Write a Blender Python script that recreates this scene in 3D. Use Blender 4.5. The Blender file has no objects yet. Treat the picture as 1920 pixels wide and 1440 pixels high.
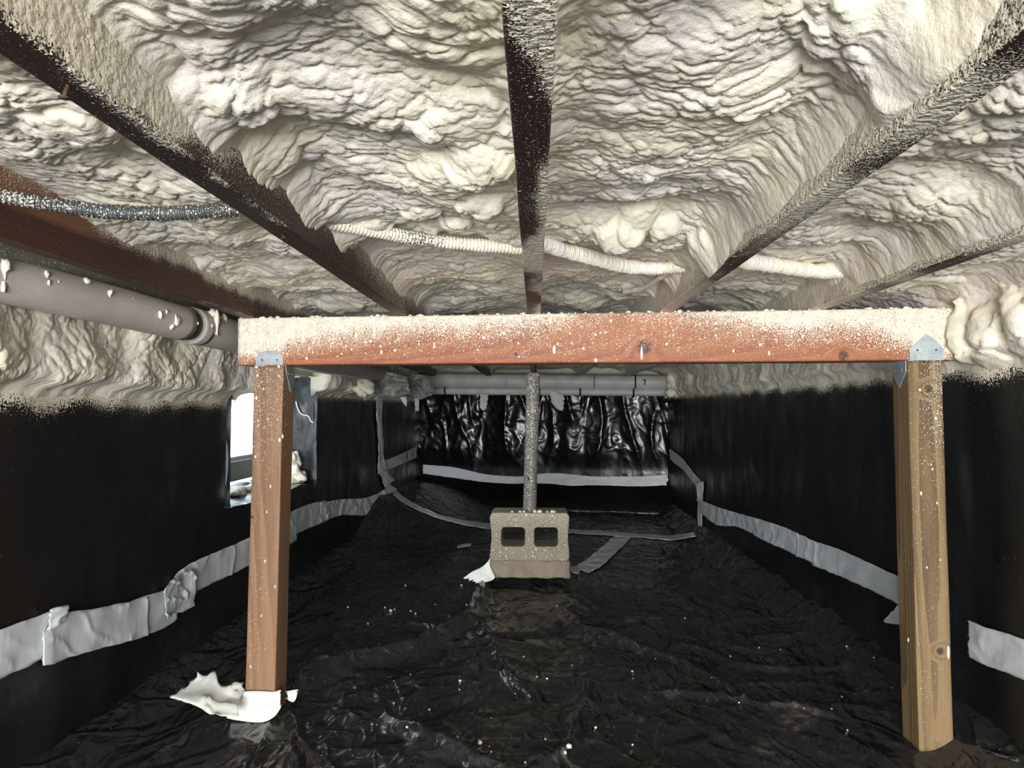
import bpy, math, random
import numpy as np
from mathutils import Vector, Matrix, Euler

random.seed(7)
sc = bpy.context.scene
C = sc.collection

# ------------------------------------------------------------------ camera
F = 1331.0                       # focal length in pixels of a 1920 px wide frame
CAMZ = 0.89
YAW = math.atan(43 / F)
PITCH = math.atan(45 / F)
cam_d = bpy.data.cameras.new('camera')
cam_d.sensor_width = 36.0
cam_d.lens = F / 1920 * 36
cam_d.clip_start = 0.02
cam = bpy.data.objects.new('camera', cam_d)
C.objects.link(cam)
cam.location = (0, 0, CAMZ)
cam.rotation_euler = (math.pi / 2 + PITCH, 0, YAW)
sc.camera = cam

# ------------------------------------------------------------------ world, light, exposure
world = bpy.data.worlds.new('overcast_sky')
sc.world = world
world.use_nodes = True
bg = world.node_tree.nodes['Background']
bg.inputs[0].default_value = (0.80, 0.92, 1.0, 1)
bg.inputs[1].default_value = 5.0

def area(name, loc, rot, sx, sy, power, col):
    l = bpy.data.lights.new(name, 'AREA')
    l.shape = 'RECTANGLE'
    l.size, l.size_y = sx, sy
    l.energy = power
    l.color = col
    o = bpy.data.objects.new(name, l)
    C.objects.link(o)
    o.location = loc
    o.rotation_euler = rot
    return o
# daylight at the open end of the crawlspace behind the photographer, where the light in the photograph comes from
area('open_end_daylight_offscreen', (-0.2, -2.65, 0.66), (math.pi / 2, 0, 0), 1.9, 1.1, 220, (0.97, 0.98, 1.0))

sc.view_settings.view_transform = 'Standard'
sc.view_settings.look = 'None'
sc.view_settings.gamma = 1.0
sc.view_settings.use_curve_mapping = False
sc.view_settings.exposure = 0.25

# ------------------------------------------------------------------ pixel helpers (a pixel gives a direction only)
RM = np.array(Euler(cam.rotation_euler).to_matrix())
CAM = np.array([0, 0, CAMZ])
def ray(px, py):
    return RM @ np.array([(px - 960) / F, (720 - py) / F, -1.0])
def at_y(px, py, Y):
    d = ray(px, py); return CAM + d * (Y / d[1])
def at_z(px, py, Z):
    d = ray(px, py); return CAM + d * ((Z - CAMZ) / d[2])
def at_x(px, py, X):
    d = ray(px, py); return CAM + d * (X / d[0])

# ------------------------------------------------------------------ noise
_rs = np.random.RandomState(11)
_perm = _rs.permutation(4096).astype(np.int64)
_ang = _rs.rand(4096) * 2 * np.pi
_gx, _gy = np.cos(_ang), np.sin(_ang)
_r1, _r2 = _rs.rand(4096), _rs.rand(4096)
def _h(i, j, s):
    return _perm[(_perm[(i + s * 131) & 4095] + j * 17 + s * 7) & 4095]
def perlin(x, y, s=0):
    x = np.asarray(x, float); y = np.asarray(y, float)
    i = np.floor(x).astype(np.int64); j = np.floor(y).astype(np.int64)
    fx, fy = x - i, y - j
    u = fx * fx * fx * (fx * (fx * 6 - 15) + 10); v = fy * fy * fy * (fy * (fy * 6 - 15) + 10)
    def g(a, b):
        k = _h(i + a, j + b, s)
        return _gx[k] * (fx - a) + _gy[k] * (fy - b)
    n0 = g(0, 0) * (1 - u) + g(1, 0) * u
    n1 = g(0, 1) * (1 - u) + g(1, 1) * u
    return (n0 * (1 - v) + n1 * v) * 1.5
def fbm(x, y, s=0, o=4, g=0.5):
    t = 0; a = 1.0; f = 1.0
    for k in range(o):
        t = t + a * perlin(x * f, y * f, s + k * 5); a *= g; f *= 2.03
    return t
def worley(x, y, s=0):
    x = np.asarray(x, float); y = np.asarray(y, float)
    i = np.floor(x).astype(np.int64); j = np.floor(y).astype(np.int64)
    best = np.full(x.shape, 9.0)
    for a in (-1, 0, 1):
        for b in (-1, 0, 1):
            k = _h(i + a, j + b, s)
            d = (i + a + _r1[k] - x) ** 2 + (j + b + _r2[k] - y) ** 2
            best = np.minimum(best, d)
    return best                                     # squared distance
def pillow(x, y, s=0):
    x = np.asarray(x, float); y = np.asarray(y, float)
    i = np.floor(x).astype(np.int64); j = np.floor(y).astype(np.int64)
    f1 = np.full(x.shape, 9.0); f2 = np.full(x.shape, 9.0)
    for a in (-1, 0, 1):
        for b in (-1, 0, 1):
            k = _h(i + a, j + b, s)
            d = (i + a + _r1[k] - x) ** 2 + (j + b + _r2[k] - y) ** 2
            f2 = np.minimum(f2, np.maximum(f1, d)); f1 = np.minimum(f1, d)
    e = np.clip((np.sqrt(f2) - np.sqrt(f1)) * 1.5, 0, 1)
    return 0.55 * np.sqrt(np.clip(1 - f1 * 0.9, 0, 1)) + 0.45 * np.sqrt(e * (2 - e))
def dome(x, y, s):
    return np.sqrt(np.clip(1 - worley(x, y, s) * 0.9, 0, 1))
def sstep(a, b, x):
    t = np.clip((x - a) / (b - a), 0, 1); return t * t * (3 - 2 * t)
def ridged(x, y, s=0):
    return 1 - np.clip(np.abs(perlin(x, y, s)) * 2.2, 0, 1)

# ------------------------------------------------------------------ mesh helpers
def link(o, parent=None):
    C.objects.link(o)
    if parent: o.parent = parent
    return o
def mesh_obj(name, V, faces, m, parent=None, smooth=True, attrs=None, loc=None):
    me = bpy.data.meshes.new(name)
    V = np.asarray(V, np.float32)
    if isinstance(faces, np.ndarray):
        n = len(faces)
        me.vertices.add(len(V)); me.vertices.foreach_set('co', V.ravel())
        me.loops.add(n * 4); me.loops.foreach_set('vertex_index', faces.astype(np.int32).ravel())
        me.polygons.add(n)
        me.polygons.foreach_set('loop_start', np.arange(0, n * 4, 4, dtype=np.int32))
        me.update(calc_edges=True); me.validate()
    else:
        me.from_pydata([tuple(v) for v in V.tolist()], [], faces); me.update()
    me.polygons.foreach_set('use_smooth', np.full(len(me.polygons), smooth, dtype=bool))
    for k, a in (attrs or {}).items():
        at = me.attributes.new(k, 'FLOAT', 'POINT')
        at.data.foreach_set('value', np.asarray(a, np.float32).ravel())
    me.materials.append(m)
    o = bpy.data.objects.new(name, me)
    if loc is not None: o.location = loc
    return link(o, parent)
def grid_faces(n, m, flip=False):
    i, j = np.meshgrid(np.arange(n - 1), np.arange(m - 1), indexing='ij')
    a = i * m + j
    q = np.stack([a, a + m, a + m + 1, a + 1], -1).reshape(-1, 4)
    return q[:, ::-1] if flip else q
def grid_obj(name, P, m, parent=None, flip=False, attrs=None, smooth=True):
    n, k, _ = P.shape
    return mesh_obj(name, P.reshape(-1, 3), np.ascontiguousarray(grid_faces(n, k, flip)), m, parent, smooth, attrs)
def tag(o, label, cat, group=None):
    o['label'] = label; o['category'] = cat
    if group: o['group'] = group
    return o
def struct(o, label=None):
    o['kind'] = 'structure'
    if label: o['label'] = label
    return o
def thing(name, label, cat, loc=(0, 0, 0), group=None, rot=(0, 0, 0)):
    o = bpy.data.objects.new(name, None); C.objects.link(o)
    o.empty_display_size = 0.05
    o.location = loc; o.rotation_euler = rot
    return tag(o, label, cat, group)
def rrect(w, h, r, step):
    """rounded rectangle outline, counter-clockwise, with points along its sides"""
    pts = []
    cs = [(w/2-r, -h/2+r, -90), (w/2-r, h/2-r, 0), (-w/2+r, h/2-r, 90), (-w/2+r, -h/2+r, 180)]
    for q, (cx, cy, a0) in enumerate(cs):
        for k in range(5):
            a = math.radians(a0 + k * 22.5)
            pts.append((cx + r * math.cos(a), cy + r * math.sin(a)))
        nx, ny, na = cs[(q + 1) % 4]
        e = math.radians(a0 + 90)
        p0 = np.array([cx + r * math.cos(e), cy + r * math.sin(e)])
        e2 = math.radians(na)
        p1 = np.array([nx + r * math.cos(e2), ny + r * math.sin(e2)])
        L = np.linalg.norm(p1 - p0); n = max(1, int(L / step))
        ts = [0.0025 / L] + [k / n for k in range(1, n)] + [1 - 0.0025 / L] if L > 0.012 else []
        for t in ts: pts.append(tuple(p0 + (p1 - p0) * t))
    return np.array(pts)
def timber(name, A, B, w, h, m, step=0.012, up=(0, 0, 1), r=0.004, parent=None, dens=None, wob=0.0008, seed=0, tanf=None):
    """a length of sawn timber from A to B; the object's origin is A"""
    A = np.array(A, float); B = np.array(B, float)
    ax = B - A; L = np.linalg.norm(ax); ax /= L
    up = np.array(up, float); up -= ax * up.dot(ax); up /= np.linalg.norm(up)
    rt = np.cross(ax, up)
    sec = rrect(w, h, r, step); k = len(sec)
    n = max(2, int(L / step) + 1)
    t = np.linspace(0, L, n)
    P = (ax[None, None] * t[:, None, None] + rt * sec[None, :, 0:1] + up * sec[None, :, 1:2])
    nn = perlin(t[:, None] / 0.25 + sec[None, :, 0] * 9, sec[None, :, 1] * 9 + 0 * t[:, None], seed)
    P = P + (rt * sec[None, :, 0:1] / w + up * sec[None, :, 1:2] / h) * nn[..., None] * wob * 2
    V = P.reshape(-1, 3)
    faces = []
    for i in range(n - 1):
        for j in range(k):
            j2 = (j + 1) % k
            faces.append((i*k+j, i*k+j2, (i+1)*k+j2, (i+1)*k+j))
    faces.append(tuple(range(k))[::-1]); faces.append(tuple((n-1)*k + j for j in range(k)))
    at = {'spray': dens(V + A) if dens else np.zeros(len(V))}
    if tanf: at['tan'] = tanf(V + A)
    o = mesh_obj(name, V, faces, m, parent, True, at, loc=tuple(A))
    for p in o.data.polygons[-2:]: p.use_smooth = False
    return o
def tube(name, pts, rad, m, parent=None, seg=14, ribs=None, caps=True, attrs=None, bumps=0.0, seed=0):
    pts = np.array(pts, float); n = len(pts)
    rad = np.full(n, rad) if np.isscalar(rad) else np.array(rad)
    T = np.gradient(pts, axis=0); T /= np.linalg.norm(T, axis=1)[:, None]
    ref = np.array([0, 0, 1.0]) if abs(T[0][2]) < 0.9 else np.array([1.0, 0, 0])
    V = []
    for i in range(n):
        a = np.cross(T[i], ref); a /= np.linalg.norm(a); b = np.cross(T[i], a)
        for j in range(seg):
            th = 2 * math.pi * j / seg
            V.append(pts[i] + rad[i] * (math.cos(th) * a + math.sin(th) * b))
    V = np.array(V)
    if bumps:
        c = np.repeat(pts, seg, 0); dr = V - c
        dr /= np.linalg.norm(dr, axis=1)[:, None] + 1e-9
        ii = np.repeat(np.arange(n), seg); jj = np.tile(np.arange(seg), n)
        V = V + dr * (bumps * perlin(ii * 0.45, np.cos(jj * 2*math.pi/seg) * 1.3 + 5, seed))[:, None]
    faces = []
    for i in range(n - 1):
        for j in range(seg):
            j2 = (j + 1) % seg
            faces.append((i*seg+j, (i+1)*seg+j, (i+1)*seg+j2, i*seg+j2))
    if caps:
        faces.append(tuple(range(seg))); faces.append(tuple((n-1)*seg + j for j in range(seg))[::-1])
    return mesh_obj(name, V, faces, m, parent, True, attrs)
def spline(pts, n):
    pts = np.array(pts, float)
    d = np.r_[0, np.cumsum(np.linalg.norm(np.diff(pts, axis=0), axis=1))]
    t = np.linspace(0, d[-1], n)
    P = np.vstack([2*pts[0]-pts[1], pts, 2*pts[-1]-pts[-2]])
    out = []
    for q in t:
        i = min(np.searchsorted(d, q, 'right') - 1, len(pts) - 2)
        u = (q - d[i]) / (d[i+1] - d[i])
        p0, p1, p2, p3 = P[i], P[i+1], P[i+2], P[i+3]
        out.append(0.5 * (2*p1 + (p2-p0)*u + (2*p0-5*p1+4*p2-p3)*u*u + (3*p1-p0-3*p2+p3)*u**3))
    return np.array(out)
def ico(sub=2):
    import bmesh
    bm = bmesh.new(); bmesh.ops.create_icosphere(bm, subdivisions=sub, radius=1)
    V = np.array([v.co[:] for v in bm.verts]); Fc = [tuple(v.index for v in f.verts) for f in bm.faces]
    bm.free(); return V, Fc
ICO2 = ico(2); ICO3 = ico(3); ICO1 = ico(1); ICO4 = ico(4)
def lumpy(V, seed, amp, sc_):
    n = perlin(V[:, 0]*sc_ + V[:, 2]*0.7*sc_ + seed, V[:, 1]*sc_ - V[:, 2]*0.6*sc_ + seed*0.7, seed % 50)
    return V * (1 + amp * n)[:, None]
def prism(name, outline, axis_u, axis_v, axis_n, origin, th, m, parent=None):
    """flat plate: outline in (u, v), thickness th along n"""
    o = np.array(origin, float); u, v, nn = (np.array(a, float) for a in (axis_u, axis_v, axis_n))
    k = len(outline)
    V = [o + u*p[0] + v*p[1] for p in outline] + [o + u*p[0] + v*p[1] + nn*th for p in outline]
    faces = [tuple(range(k))[::-1], tuple(range(k, 2*k))] + [(j, (j+1) % k, k+(j+1) % k, k+j) for j in range(k)]
    return mesh_obj(name, V, faces, m, parent, False)

# ------------------------------------------------------------------ materials
class NT:
    def __init__(s, name):
        s.m = bpy.data.materials.new(name); s.m.use_nodes = True
        s.t = s.m.node_tree; s.b = s.t.nodes['Principled BSDF']; s.out = s.t.nodes['Material Output']
    def n(s, ty, **kw):
        k = s.t.nodes.new(ty)
        for a, v in kw.items(): setattr(k, a, v)
        return k
    def l(s, a, b): s.t.links.new(a, b)
    def val(s, x, sock):
        if hasattr(x, 'is_linked') or hasattr(x, 'links'): s.l(x, sock)
        else: sock.default_value = x
    def math(s, op, a, b=0.0, c=None, clamp=False):
        k = s.n('ShaderNodeMath', operation=op, use_clamp=clamp)
        s.val(a, k.inputs[0]); s.val(b, k.inputs[1])
        if c is not None: s.val(c, k.inputs[2])
        return k.outputs[0]
    def obj(s, scale=(1, 1, 1), loc=(0, 0, 0)):
        tc = s.n('ShaderNodeTexCoord'); mp = s.n('ShaderNodeMapping')
        mp.inputs['Scale'].default_value = scale; mp.inputs['Location'].default_value = loc
        s.l(tc.outputs['Object'], mp.inputs['Vector']); return mp.outputs[0]
    def noise(s, vec, scale, detail=3, rough=0.5, dist=0.0):
        k = s.n('ShaderNodeTexNoise'); s.l(vec, k.inputs['Vector'])
        k.inputs['Scale'].default_value = scale; k.inputs['Detail'].default_value = detail
        k.inputs['Roughness'].default_value = rough; k.inputs['Distortion'].default_value = dist
        return k.outputs['Fac']
    def vor(s, vec, scale, out='Distance'):
        k = s.n('ShaderNodeTexVoronoi'); s.l(vec, k.inputs['Vector']); k.inputs['Scale'].default_value = scale
        return k.outputs[out], k.outputs['Color']
    def ramp(s, fac, stops):
        k = s.n('ShaderNodeValToRGB'); s.l(fac, k.inputs[0])
        e = k.color_ramp.elements
        while len(e) < len(stops): e.new(0.5)
        for q, (p, c) in enumerate(stops):
            e[q].position = p; e[q].color = c if len(c) == 4 else (*c, 1)
        return k.outputs[0]
    def mr(s, v, a, b, c=0.0, d=1.0):
        k = s.n('ShaderNodeMapRange'); k.interpolation_type = 'SMOOTHSTEP'
        s.val(v, k.inputs[0])
        for q, x in enumerate((a, b, c, d)): s.val(x, k.inputs[q+1])
        return k.outputs[0]
    def mix(s, fac, a, b, blend='MIX'):
        k = s.n('ShaderNodeMix', data_type='RGBA', blend_type=blend)
        s.val(fac, k.inputs[0])
        for x, q in ((a, 6), (b, 7)):
            if hasattr(x, 'links'): s.l(x, k.inputs[q])
            else: k.inputs[q].default_value = (*x, 1)
        return k.outputs[2]
    def attr(s, name):
        k = s.n('ShaderNodeAttribute'); k.attribute_name = name; return k.outputs['Fac']
    def bump(s, h, strength, dist):
        k = s.n('ShaderNodeBump'); k.inputs['Strength'].default_value = strength
        k.inputs['Distance'].default_value = dist; s.l(h, k.inputs['Height'])
        s.l(k.outputs[0], s.b.inputs['Normal'])
    def spray(s, dens, vec, fine=330.0, drops=70.0, dropmax=0.16):
        """overspray mask: fine mist that closes up as dens goes to 1, plus rounder droplets"""
        nz = s.noise(vec, fine, 1.0, 0.5)
        th = s.math('MULTIPLY_ADD', dens, -0.50, 0.78)
        a = s.mr(s.math('SUBTRACT', nz, th), -0.012, 0.03)
        d, c = s.vor(vec, drops)
        sep = s.n('ShaderNodeSeparateColor'); s.l(c, sep.inputs[0])
        rad = s.math('MULTIPLY', s.math('MULTIPLY', sep.outputs[0], sep.outputs[0]), s.math('MULTIPLY', s.mr(dens, 0.0, 0.45), dropmax * 2.2))
        b = s.mr(s.math('SUBTRACT', rad, d), -0.015, 0.03)
        return s.math('MAXIMUM', a, b)

FOAM = (0.80, 0.735, 0.575)
def foam_mat(name, tint=(1, 1, 1)):
    t = NT(name); v = t.obj()
    big = t.noise(v, 5.0, 3)
    col = t.mix(t.mr(big, 0.38, 0.62), tuple(a*b for a, b in zip((0.79, 0.72, 0.645), tint)), tuple(a*b for a, b in zip((0.82, 0.755, 0.585), tint)))
    col = t.mix(t.mr(t.noise(v, 14.0, 2), 0.45, 0.75), col, tuple(a*b for a, b in zip((0.86, 0.79, 0.62), tint)))
    t.l(col, t.b.inputs['Base Color'])
    t.b.inputs['Roughness'].default_value = 0.48
    t.b.inputs['Specular IOR Level'].default_value = 0.35
    h = t.math('MULTIPLY_ADD', t.noise(v, 110.0, 2, 0.5), 1.0, t.math('MULTIPLY', t.noise(v, 420.0, 1), 0.25))
    t.bump(h, 0.35, 0.005)
    return t.m
M_FOAM = foam_mat('cream_spray_foam')

def wood_mat(name, c0, c1, c2, axis, period=0.011, x0=(0.03, -0.05), tilt=0.04, knots=(), rough=0.62, spray=True, stain=None, wavy=0.5, fine=330.0, tan=None):
    """sawn timber: tilted growth rings about an off-centre pith, fibre streaks, knots, overspray from the mesh's spray attribute"""
    t = NT(name); tc = t.n('ShaderNodeTexCoord').outputs['Object']
    sx = t.n('ShaderNodeSeparateXYZ'); t.l(tc, sx.inputs[0])
    a, u, w = {'X': (0, 1, 2), 'Y': (1, 0, 2), 'Z': (2, 0, 1)}[axis]
    A, U, W = sx.outputs[a], sx.outputs[u], sx.outputs[w]
    st = [1, 1, 1]; st[a] = 0.12
    mp = t.n('ShaderNodeMapping'); mp.inputs['Scale'].default_value = st; t.l(tc, mp.inputs[0])
    lown = t.noise(mp.outputs[0], 16.0, 2)
    uu = t.math('ADD', t.math('MULTIPLY_ADD', A, tilt, U), -x0[0])
    ww = t.math('ADD', W, -x0[1])
    r = t.math('SQRT', t.math('ADD', t.math('MULTIPLY', uu, uu), t.math('MULTIPLY', ww, ww)))
    r = t.math('MULTIPLY_ADD', lown, 0.02 * wavy, r)
    dark = None
    tanf = t.attr('tan') if tan else None
    for (kp, kr) in knots:
        vm = t.n('ShaderNodeVectorMath', operation='DISTANCE'); t.l(tc, vm.inputs[0]); vm.inputs[1].default_value = kp
        r = t.math('ADD', r, t.mr(vm.outputs['Value'], kr * 3.2, 0.0, 0.0, 0.02))
        k = t.mr(vm.outputs['Value'], kr * 1.1, kr * 0.5)
        dark = k if dark is None else t.math('MAXIMUM', dark, k)
    fr = t.math('FRACT', t.math('DIVIDE', r, period))
    ring = t.mr(fr, 0.15, 0.95)
    st2 = [1, 1, 1]; st2[a] = 0.02
    mp2 = t.n('ShaderNodeMapping'); mp2.inputs['Scale'].default_value = st2; t.l(tc, mp2.inputs[0])
    fib = t.noise(mp2.outputs[0], 330.0, 3, 0.6)
    col = t.mix(ring, c0, c1)
    col = t.mix(t.mr(fib, 0.35, 0.75, 0.0, 0.75), col, c2)
    col = t.mix(t.mr(t.noise(mp.outputs[0], 9.0, 3), 0.4, 0.7, 0.0, 0.5), col, stain or c2)
    if dark is not None: col = t.mix(t.math('MULTIPLY', dark, 0.85), col, tuple(x * 0.18 for x in c2))
    if tan: col = t.mix(tanf, col, tan)
    h = t.math('MULTIPLY', fib, 0.35)
    t.b.inputs['Roughness'].default_value = rough
    if spray:
        m = t.spray(t.attr('spray'), tc, fine)
        peel = t.noise(tc, 120.0, 2, 0.5)
        col = t.mix(m, col, t.mix(t.mr(t.noise(tc, 40.0, 3), 0.35, 0.7), (0.66, 0.60, 0.49), FOAM))
        h = t.math('ADD', h, t.math('MULTIPLY', m, t.math('MULTIPLY_ADD', peel, 2.6, -0.3)))
    t.l(col, t.b.inputs['Base Color'])
    t.bump(h, 0.6, 0.003)
    return t.m

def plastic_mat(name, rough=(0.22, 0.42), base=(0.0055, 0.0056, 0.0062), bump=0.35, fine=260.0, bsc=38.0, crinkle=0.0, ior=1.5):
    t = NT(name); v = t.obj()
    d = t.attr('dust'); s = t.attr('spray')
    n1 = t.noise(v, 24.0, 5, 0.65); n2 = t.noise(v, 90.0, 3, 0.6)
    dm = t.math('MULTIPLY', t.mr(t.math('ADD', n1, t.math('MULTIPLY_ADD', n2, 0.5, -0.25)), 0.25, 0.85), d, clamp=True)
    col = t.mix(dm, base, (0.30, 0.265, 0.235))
    acc = None
    if crinkle:
        # creased film: thin ridges running every way
        for q, (sc_, ww, rot) in enumerate(((3.2, 1.2, 0.4), (4.7, 1.0, 1.9), (7.5, 0.7, 1.1), (13.0, 0.35, 2.3))):
            mp = t.n('ShaderNodeMapping'); mp.inputs['Rotation'].default_value = (0, 0, rot); mp.inputs['Scale'].default_value = (1, 0.55, 1); mp.inputs['Location'].default_value = (q * 3.1, q * 1.7, 0)
            t.l(v, mp.inputs[0])
            nz = t.noise(mp.outputs[0], sc_, 1.5, 0.5, 0.7)
            ab = t.math('ABSOLUTE', t.math('SUBTRACT', nz, 0.5))
            rdg = t.mr(ab, 0.075, 0.0, 0.0, ww)
            acc = rdg if acc is None else t.math('ADD', acc, rdg)
    # stray dots of overspray
    vd, vc = t.vor(v, 55.0)
    sep = t.n('ShaderNodeSeparateColor'); t.l(vc, sep.inputs[0])
    dot = t.math('MULTIPLY', t.mr(vd, 0.11, 0.05), t.math('GREATER_THAN', sep.outputs[1], 0.985))
    m = t.spray(s, v, fine, 60.0, 0.13)
    m = t.math('MAXIMUM', m, t.math('MULTIPLY', dot, 0.8))
    col = t.mix(m, col, FOAM)
    t.l(col, t.b.inputs['Base Color'])
    rg = t.mr(t.noise(v, 6.0, 4, 0.6), 0.3, 0.7, rough[0], rough[1])
    rg = t.math('ADD', rg, t.math('MULTIPLY', t.math('MAXIMUM', dm, m), 0.45), clamp=True)
    t.l(rg, t.b.inputs['Roughness'])
    t.b.inputs['IOR'].default_value = ior
    h = t.math('ADD', t.math('MULTIPLY', t.noise(v, bsc, 3, 0.5, 0.6), 1.0), t.math('MULTIPLY', m, 0.3))
    if crinkle:
        h = t.math('MULTIPLY_ADD', acc, crinkle, h)
    t.bump(h, bump, 0.006)
    return t.m
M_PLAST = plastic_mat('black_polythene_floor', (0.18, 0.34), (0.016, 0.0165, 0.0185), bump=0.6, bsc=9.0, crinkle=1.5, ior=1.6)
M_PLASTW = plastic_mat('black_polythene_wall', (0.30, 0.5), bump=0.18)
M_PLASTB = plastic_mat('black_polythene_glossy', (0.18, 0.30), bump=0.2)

def plain(name, c, rough=0.5, metal=0.0, var=0.12, nscale=25.0, bump=0.2, bdist=0.002, bscale=90.0, spec=0.5):
    t = NT(name); v = t.obj()
    col = t.mix(t.mr(t.noise(v, nscale, 4), 0.3, 0.7), tuple(x * (1 - var) for x in c), tuple(min(1, x * (1 + var)) for x in c))
    t.l(col, t.b.inputs['Base Color'])
    t.b.inputs['Roughness'].default_value = rough; t.b.inputs['Metallic'].default_value = metal
    t.b.inputs['Specular IOR Level'].default_value = spec
    t.bump(t.noise(v, bscale, 3), bump, bdist)
    return t.m
def sprayed(name, c, rough, dens, metal=0.0, fine=300.0, drops=70.0, var=0.15, nscale=30.0, bscale=140.0, bump=0.4):
    t = NT(name); v = t.obj()
    col = t.mix(t.mr(t.noise(v, nscale, 4), 0.3, 0.7), tuple(x*(1-var) for x in c), tuple(x*(1+var) for x in c))
    dd = t.math('ADD', t.attr('spray'), dens)
    m = t.spray(dd, v, fine, drops)
    t.l(t.mix(m, col, FOAM), t.b.inputs['Base Color'])
    t.b.inputs['Roughness'].default_value = rough
    t.l(t.math('MULTIPLY', t.math('SUBTRACT', 1.0, m), metal), t.b.inputs['Metallic'])
    t.bump(t.math('ADD', t.math('MULTIPLY', t.noise(v, bscale, 4, 0.7), 0.8), m), bump, 0.003)
    return t.m
M_TAPE = plain('white_seam_tape', (0.66, 0.68, 0.70), 0.42, 0, 0.04, 18, 0.25, 0.003, 30)
M_PAPER = plain('off_white_torn_tape', (0.70, 0.70, 0.64), 0.5, 0, 0.06, 30, 0.3, 0.003, 40)
M_ZINC = sprayed('galvanised_steel', (0.36, 0.39, 0.40), 0.5, 0.05, 0.55, 420, 140)
M_ZINCD = sprayed('galvanised_steel_bare', (0.36, 0.39, 0.40), 0.5, 0.0, 0.55, 420, 140)
M_NAIL = plain('rusty_nail', (0.055, 0.022, 0.015), 0.7, 0.2, 0.3)
M_HOLE = plain('dark_nail_hole', (0.012, 0.011, 0.010), 0.9)
M_CONC = sprayed('concrete', (0.265, 0.215, 0.158), 0.85, 0.0, 0, 300, 62, 0.14, 22, 260, 0.9)
M_COL = sprayed('painted_steel_column', (0.10, 0.092, 0.088), 0.5, 0.235, 0.0, 260, 60)
M_PIPE = sprayed('grey_drain_pipe', (0.43, 0.385, 0.345), 0.55, 0.0, 0, 300, 40, 0.10, 9, 70, 0.2)
M_PIPEB = plain('grey_white_pipe', (0.50, 0.50, 0.46), 0.5, 0, 0.12, 9)
M_BAND = plain('black_band', (0.02, 0.02, 0.02), 0.6)
M_COND = sprayed('flexible_steel_conduit', (0.085, 0.088, 0.09), 0.42, 0.0, 0.35, 330, 90)
M_FILM = plain('grey_torn_film', (0.20, 0.20, 0.185), 0.5, 0, 0.3, 40)
M_SILL = sprayed('weathered_sill_plate', (0.15, 0.15, 0.12), 0.8, 0.12)
M_FRAME = plain('grey_window_frame', (0.33, 0.36, 0.38), 0.45, 0.0, 0.06)
M_SUB = plain('plywood_subfloor', (0.25, 0.17, 0.10), 0.8)

# ------------------------------------------------------------------ the setting: surfaces as functions
XR = 1.17
def left_x(Y, Z):
    base = -1.21 + 0.10 * sstep(4.2, 6.6, Y)
    w = 0.010 * perlin(Y / 0.42, Z / 0.7, 3) + 0.006 * perlin(Y / 0.13, Z / 0.55 + Y, 4)
    w = w + 0.010 * ridged(Y / 0.5 + Z * 0.6, Z / 1.3 + 3, 5) ** 5 * sstep(-0.3, 0.4, perlin(Y / 0.6, Z / 0.5, 6))
    return base + w
def right_x(Y, Z):
    w = 0.010 * perlin(Y / 0.5, Z / 0.7, 13) + 0.006 * perlin(Y / 0.14, Z / 0.5 + Y, 14)
    w = w + 0.010 * ridged(Y / 0.45 - Z * 0.7, Z / 1.2 + 3, 15) ** 5 * sstep(-0.3, 0.4, perlin(Y / 0.6, Z / 0.5, 16))
    return XR - w
def back_y(X, Z):
    base = 6.3 + (XR - X) / 2.28 * 0.5
    up = sstep(0.33, 0.52, Z)
    w = 0.032 * perlin(X / 0.20, Z / 1.1 + 2 + X * 0.4, 23) + 0.022 * (ridged(X / 0.22 + Z * 0.35, Z / 0.8, 24) ** 3)
    w = w + 0.007 * perlin(X / 0.07 + Z, Z / 0.13, 25) + 0.007 * ridged(X / 0.09 + Z * 1.5, Z / 0.13, 27) ** 2
    return base - 0.03 - w * (0.10 + 0.90 * up) + 0.03 * (1 - up) - 0.22 * sstep(0.26, -0.02, Z)
# folds of the ground sheet, laid down from where they run in the photograph
FOLDS = []
for pts, hh, ww in (
    ([(560, 1275), (660, 1235), (760, 1215), (865, 1165), (900, 1110), (930, 1085)], 0.050, 0.035),
    ([(900, 1165), (925, 1210), (960, 1265), (1000, 1300)], 0.022, 0.018),
    ([(1110, 1275), (1095, 1330), (1060, 1395), (1000, 1440)], 0.026, 0.020),
    ([(1060, 1140), (1100, 1170), (1180, 1195), (1290, 1240), (1400, 1300)], 0.020, 0.020),
    ([(905, 1190), (1000, 1180), (1100, 1165), (1200, 1160)], 0.016, 0.015),
    ([(530, 1310), (560, 1360), (620, 1430), (660, 1470)], 0.018, 0.012),
    ([(545, 1310), (553, 1370), (560, 1440)], 0.012, 0.010),
    ([(520, 1330), (490, 1380), (470, 1440)], 0.016, 0.015),
    ([(720, 1330), (800, 1370), (900, 1410), (1000, 1450)], 0.018, 0.015),
    ([(1250, 1290), (1400, 1300), (1560, 1340)], 0.016, 0.014),
    ([(1280, 1200), (1420, 1240), (1600, 1250)], 0.015, 0.014),
    ([(1500, 1130), (1580, 1180), (1660, 1240)], 0.018, 0.018),
    ([(930, 1090), (1000, 1088), (1075, 1084)], 0.020, 0.030),
    ([(640, 1160), (720, 1150), (820, 1165)], 0.012, 0.015),
):
    q = np.array([at_z(px, py, 0.01)[:2] for px, py in pts])
    FOLDS.append((spline(np.c_[q, np.zeros(len(q))], 14)[:, :2], hh * 1.25, ww))
def seg_dist(X, Y, poly):
    best = np.full(np.shape(X), 9.0)
    for a, b in zip(poly[:-1], poly[1:]):
        d = b - a; t = np.clip(((X - a[0]) * d[0] + (Y - a[1]) * d[1]) / d.dot(d), 0, 1)
        best = np.minimum(best, (X - a[0] - t * d[0]) ** 2 + (Y - a[1] - t * d[1]) ** 2)
    return np.sqrt(best)
BLK = (0.0, 3.62)
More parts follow.
